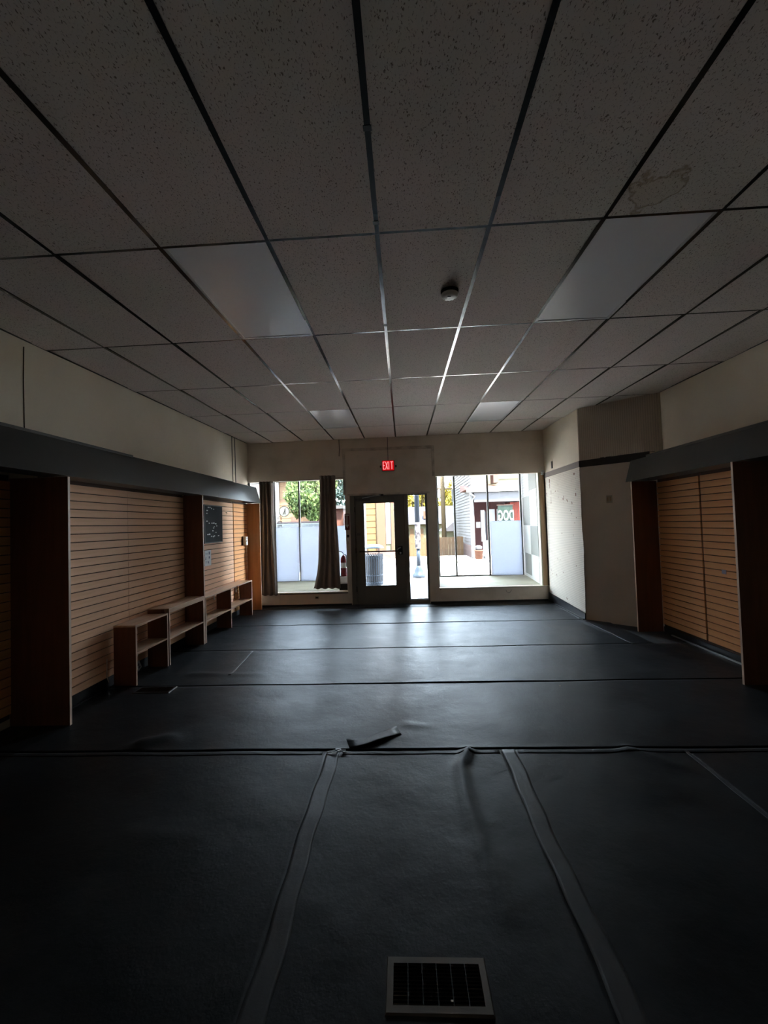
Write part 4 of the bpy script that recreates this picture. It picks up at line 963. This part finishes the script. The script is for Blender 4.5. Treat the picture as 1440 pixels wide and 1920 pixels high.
# facades
def clap(parent, xa, xb, y, z0, z1, mt, pitch=.16, name='clapboard', d=.02):
    me = MB().add([(0, 0, 0), (xb-xa, 0, 0), (xb-xa, 0, pitch), (0, 0, pitch), (0, -d, .004), (xb-xa, -d, .004)], [(4, 5, 2, 3), (0, 1, 5, 4), (0, 4, 3), (1, 2, 5), (0, 3, 2, 1)]).mesh(name, mt)
    z = z0
    while z < z1: inst(me, name, parent, Matrix.Translation((xa, y, z))); z += pitch
def clap_side(parent, x, ya, yb, z0, z1, mt, pitch=.14):
    me = MB().add([(0, 0, 0), (0, yb-ya, 0), (0, yb-ya, pitch), (0, 0, pitch), (-.025, 0, .004), (-.025, yb-ya, .004)], [(4, 3, 2, 5), (0, 4, 5, 1), (0, 3, 4), (1, 5, 2), (0, 1, 2, 3)]).mesh('clapboard', mt)
    z = z0
    while z < z1: inst(me, 'clapboard', parent, Matrix.Translation((x, ya, z))); z += pitch
t = thing('orange_shop', 'orange clapboard building with salmon columns seen through the door', 'building')
B(-2.62, -.42, 20.1, 27, -.6, 6.2).build('wall', m['xcream'], t)
clap(t, -2.62, -1.28, 20.095, -.08, 5.9, m['orange'], .3)
B(-1.24, -.84, 19.95, 20.095, -.1, 5.8).build('column', m['salmon'], t); B(-.56, -.42, 19.95, 20.095, -.1, 5.8).build('column', m['salmon'], t)
B(-2.64, -.40, 19.85, 20.094, -.1, .22).build('plinth', m['brick'], t); B(-2.02, -1.90, 19.98, 20.06, -.1, 5.8).build('corner_board', m['xwhite'], t)
B(-2.66, -.3, 19.8, 27.1, 6.2, 6.4).build('roof', m['roofpink'], t)
B(-.82, -.58, 20.06, 20.094, .6, 3.8).build('window', m['xwhite'], t); recentre(t)
t = thing('peach_building', 'peach clapboard building behind the tree in the left window', 'building')
B(-16, -5.35, 22.1, 30, -.6, 6.2).build('wall', m['peach'], t); clap(t, -9.5, -5.35, 22.095, 0, 6.0, m['peach'], .34)
B(-16.2, -5.6, 21.6, 22.05, 4.0, 4.5).build('cornice', m['leafy'], t); B(-6.9, -6.55, 22.0, 22.07, .2, 4.0).build('pilaster', m['xwhite'], t)
B(-5.9, -5.4, 21.9, 22.07, .0, 2.1).build('shutter', m['brown'], t); B(-16.2, -5.1, 21.5, 30.2, 6.2, 6.5).build('roof', m['roofpink'], t)
recentre(t)
t = thing('brick_row_building', 'low reddish building behind the parked cars in the left window', 'building')
B(-5.3, -3.7, 26, 31, -2, 2.6).build('wall', m['roofpink'], t); B(-5.34, -3.66, 25.7, 31, 2.6, 2.8).build('roof', m['xgrey'], t); recentre(t)
t = thing('clapboard_house', 'pale clapboard house with a covered porch across the street', 'house')
B(3.13, 9.5, 20.9, 26, -2.8, 6.6).build('wall', m['xcream'], t)
B(3.13, 3.22, 19.0, 20.89, -.095, 2.95).build('side_wall', m['clap'], t)
clap_side(t, 3.125, 19.0, 26, .46, 6.4, m['clap'], .145)
B(3.06, 3.122, 19.0, 26, -2.6, .455).build('foundation', m['brick'], t)
B(3.03, 3.16, 18.9, 18.99, -.09, 2.9).build('corner_board', m['xwhite'], t)
B(3.225, 9.5, 20.75, 20.89, -.095, 2.5).build('porch_wall', m['redwall'], t)
B(4.98, 5.9, 19.6, 20.7, -.095, 2.38).build('brick_pier', m['redbrick'], t)
dots = MB()
for k in range(26):
    for q in (0, 1): dots.box(5.16+q*.12, 5.20+q*.12, 19.585, 19.599, .3+k*.085+q*.04, .335+k*.085+q*.04)
dots.build('brick_holes', m['brown'], t, kind='stuff')
B(3.3, 9.5, 18.85, 20.7, 2.48, 2.62).build('porch_ceiling', m['xgrey'], t); B(3.2, 9.5, 18.75, 18.84, 2.40, 2.82).build('porch_beam', m['xgrey'], t)
B(2.86, 9.5, 18.6, 18.74, 2.84, 2.98).build('gutter', m['xwhite'], t)
MB().prism([(18.6, 2.99), (20.88, 2.99), (20.88, 3.34)], 0, 2.88, 9.5).build('porch_roof', m['roofpink'], t)
MB().tube([(2.98, 18.7, 2.83), (3.22, 18.75, 2.65), (3.1, 18.8, 2.45), (3.09, 18.82, .0)], .045, 8).build('downpipe', m['xwhite'], t)
B(4.35, 4.60, 20.0, 20.7, 3.35, 3.85).build('chimney', m['roofpink'], t)
for z in (3.6, 3.95, 4.3): B(4.7, 9.4, 20.86, 20.895, z, z+.03).build('siding_joint', m['grass'], t)
for (xa, xb, zt_) in ((3.56, 3.74, 2.05), (3.87, 4.2, 2.08), (4.30, 4.44, 2.08)): B(xa, xb, 19.3, 19.42, .62 if xa < 3.8 else .5, zt_).build('porch_board', m['xwhite'], t)
B(3.75, 3.85, 19.5, 19.6, -.09, 2.0).build('porch_post', m['xgrey'], t); B(3.2, 9.5, 18.9, 20.7, -.096, .04).build('porch_step', m['walk'], t)
B(3.30, 3.50, 19.1, 19.14, 1.25, 1.52).build('mailbox', m['xgrey'], t)
B(-40+43.2, 3.21, 26.0, 26.05, 6.6, 6.8).build('roof_trim', m['xwhite'], t); B(3.0, 9.7, 19.8, 26.2, 6.6, 6.8).build('roof', m['roofgrey'], t); recentre(t)
# DOG sign (reads mirrored)
t = thing('dog_sign', 'dark green sign reading DOG in mirrored pale letters', 'sign')
sb = B(4.24, 4.90, 18.86, 18.90, 1.48, 2.22).build('sign_board', m['green'], t); B(4.20, 4.94, 18.855, 18.905, 2.22, 2.26).build('rail', m['brown'], t)
for k, ch in enumerate('DOG'):
    me = text_mesh(ch, .62, .01, m['mint'], 'letter', mirror=True, sx=.48, bold=.016)
    o = inst(me, 'letter', sb); o.matrix_local = Matrix.Translation((4.83-k*.245, 18.84, 1.75)) @ Matrix.Rotation(math.pi/2, 4, 'X')
for x in (4.3, 4.84): B(x-.02, x+.02, 18.862, 18.90, .05, 1.479).build('sign_post', m['brown'], t)
recentre(t)
# utility cabinet and cart by the porch
t = thing('utility_cabinet', 'grey mesh utility cabinet in front of the porch', 'cabinet')
B(3.50, 3.82, 18.5, 18.72, .02, .66).build('body', mat('mottled_grey_mesh', (.22, .20, .22), .7, var=((.10, .09, .1), 30, 3, .4, .6)), t); B(3.46, 3.86, 18.48, 18.74, .661, .69).build('lid', m['xwhite'], t)
for x in (3.53, 3.79): B(x-.02, x+.02, 18.5, 18.72, -.0995, .019).build('foot', m['iron'], t)
recentre(t)
t = thing('planter_tub', 'pink terracotta planter beside the grey cabinet', 'planter'); MB().lathe([(.13, -.0995), (.15, -.09), (.18, .25), (.20, .26), (.20, .30), (.16, .30)], (3.25, 18.4, 0), 16).build('tub', m['salmon'], t, smooth=True)
MB().lathe([(.1, .301), (.15, .36), (.16, .44), (.08, .5)], (3.25, 18.4, 0), 9).build('plant', m['pole'], t); recentre(t)
# yellow house far off
t = thing('yellow_house', 'distant yellow house with grey pitched roof', 'house')
B(-.4, 5.0, 35, 40, -2.75, 1.45).build('wall', m['xcream'], t)
MB().prism([(34.6, 1.455), (40.4, 1.455), (37.5, 3.0)], 0, -.7, 5.2).build('roof', m['roofgrey'], t)
B(1.75, 2.25, 35.2, 35.8, 1.9, 2.55).build('chimney', m['salmon'], t)
for x in (-.1, .55, 1.35, 2.05): B(x, x+.34, 34.95, 34.995, .3, 1.1).build('window', m['fence'], t)
B(2.62, 2.95, 34.95, 34.995, .2, 1.15).build('window', m['xwhite'], t)
recentre(t)
t = thing('gabled_cottage', 'small far cottage with pale gable edge left of the clapboard house', 'house')
B(3.0, 4.6, 30, 33, -2.6, .9).build('wall', m['xcream'], t); MB().prism([(2.8, .905), (4.8, .905), (3.8, 1.75)], 1, 29.8, 33.2).build('roof', m['roofgrey'], t); B(3.6, 4.0, 29.95, 29.995, 0, .7).build('window', m['carglass'], t); recentre(t)
t = thing('board_fence', 'orange board fence across the far gap', 'fence')
for k in range(22):
    x = -.35+k*.155; B(x, x+.145, 21.6, 21.63, -.75, .78+.02*random.random()).build('plank', m['fence'], t)
B(-.35, 3.05, 21.635, 21.67, .45, .53).build('rail', m['fence'], t); recentre(t)
t = thing('utility_pole', 'weathered timber utility pole with a crossarm', 'pole')
MB().lathe([(.15, -2.4), (.12, 7.5)], (2.42, 25.0, 0), 12).build('shaft', m['timber'], t, smooth=True); B(1.9, 3.0, 24.95, 25.05, 3.5, 3.58).build('crossarm', m['timber'], t); B(2.95, 3.02, 24.96, 25.04, 2.75, 3.49).build('lamp_drop', m['pole'], t); recentre(t)

# trees: clustered leaf cards on a branching trunk
def tree(lab, x, y, zb, zc, rx, rz, n, mt, name, size=.14, trunk=.12):
    t = thing(name, lab, 'tree', 'trees across the street')
    tr = MB(); tr.tube([(x, y, zb), (x+.05, y, (zb+zc)/2), (x, y, zc)], [trunk, trunk*.8, trunk*.5], 8)
    for k in range(7):
        a = k*.9; tr.tube([(x, y, zc-rz*.5+k*.05), (x+math.cos(a)*rx*.35, y+math.sin(a)*rx*.35, zc), (x+math.cos(a)*rx*.7, y+math.sin(a)*rx*.7, zc+rz*.35)], [trunk*.4, trunk*.25, .01], 5)
    tr.build('trunk', m['bark'], t)
    mb = MB(); cl = []
    for k in range(46):
        while 1:
            p = Vector((random.uniform(-1, 1), random.uniform(-1, 1), random.uniform(-1, 1)))
            if .35 < p.length < 1: break
        cl.append((p, random.uniform(.18, .34)))
    for k in range(n):
        p, s_ = random.choice(cl); q = Vector((random.gauss(0, 1), random.gauss(0, 1), random.gauss(0, 1))).normalized()*s_*random.random()**.4
        c = Vector((x+(p.x+q.x)*rx, y+(p.y+q.y)*rx, zc+(p.z+q.z)*rz)); R_ = Euler([random.uniform(0, 6.28) for _ in range(3)]).to_matrix(); s2 = size*random.uniform(.6, 1.3)
        v = [c+R_ @ Vector(w_)*s2 for w_ in ((-.5, 0, 0), (-.15, .32, .06), (.5, 0, 0), (-.15, -.32, .06))]; mb.add(v, [(0, 1, 2, 3)])
    me = bpy.data.meshes.new('foliage'); me.from_pydata(mb.v, [], mb.f); me.materials.append(m[mt])
    o = bpy.data.objects.new('foliage', me); C.objects.link(o); o.parent = t; o['kind'] = 'stuff'; recentre(t)
tree('green leafy street tree behind the left window', -4.2, 18.9, -.10, 3.0, 1.15, 1.25, 9000, 'leafg', 'street_tree', .15)
tree('tall blue-green tree behind the green street tree', -6.5, 37, -2.7, 6.0, 3.6, 3.4, 9000, 'leafb', 'background_tree', .34, .25)
tree('yellow autumn tree left of the lamp post', .6, 43, -2.9, 3.2, .85, 2.8, 4500, 'leafy', 'autumn_tree', .34, .25)
tree('narrow yellow tree right of the lamp post', 2.25, 47, -2.9, 3.8, .6, 3.2, 3500, 'leafy', 'autumn_tree', .3, .2)
tree('yellow-green tree right of the utility pole', 5.4, 45, -2.9, 2.8, 1.5, 2.8, 6000, 'leafy', 'autumn_tree', .3, .2)
tree('pale yellow tree left of the utility pole', 3.7, 53, -2.9, 3.2, 1.1, 2.4, 3000, 'leafy', 'autumn_tree', .3, .2)

# parked cars
def car(lab, x, y, mt):
    t = thing('parked_car', lab, 'car', 'cars parked across the street'); L = 4.2
    MB().prism([(x-L/2, .12), (x+L/2, .12), (x+L/2, .88), (x+L*.36, 1.08), (x-L*.42, 1.10), (x-L/2, .95)], 1, y, y+1.7).build('body', m[mt], t, bevel=.04)
    MB().prism([(x-L*.40, 1.102), (x+L*.30, 1.10), (x+L*.18, 1.68), (x-L*.34, 1.70)], 1, y+.12, y+1.58).build('cabin', m['carglass'], t, bevel=.04)
    MB().prism([(x-L*.35, 1.702), (x+L*.19, 1.685), (x+L*.18, 1.75), (x-L*.33, 1.76)], 1, y+.14, y+1.56).build('roof', m[mt], t)
    for a in (-.31, .31):
        for yy in (y-.02, y+1.5): MB().lathe([(.32, 0), (.32, .22)], (x+L*a, yy, .10), 16, axis=1).build('wheel', m['tyre'], t)
    recentre(t); return t
car('dull mauve parked car under the green tree', -3.7, 15.95, 'car')

bpy.context.view_layer.update()
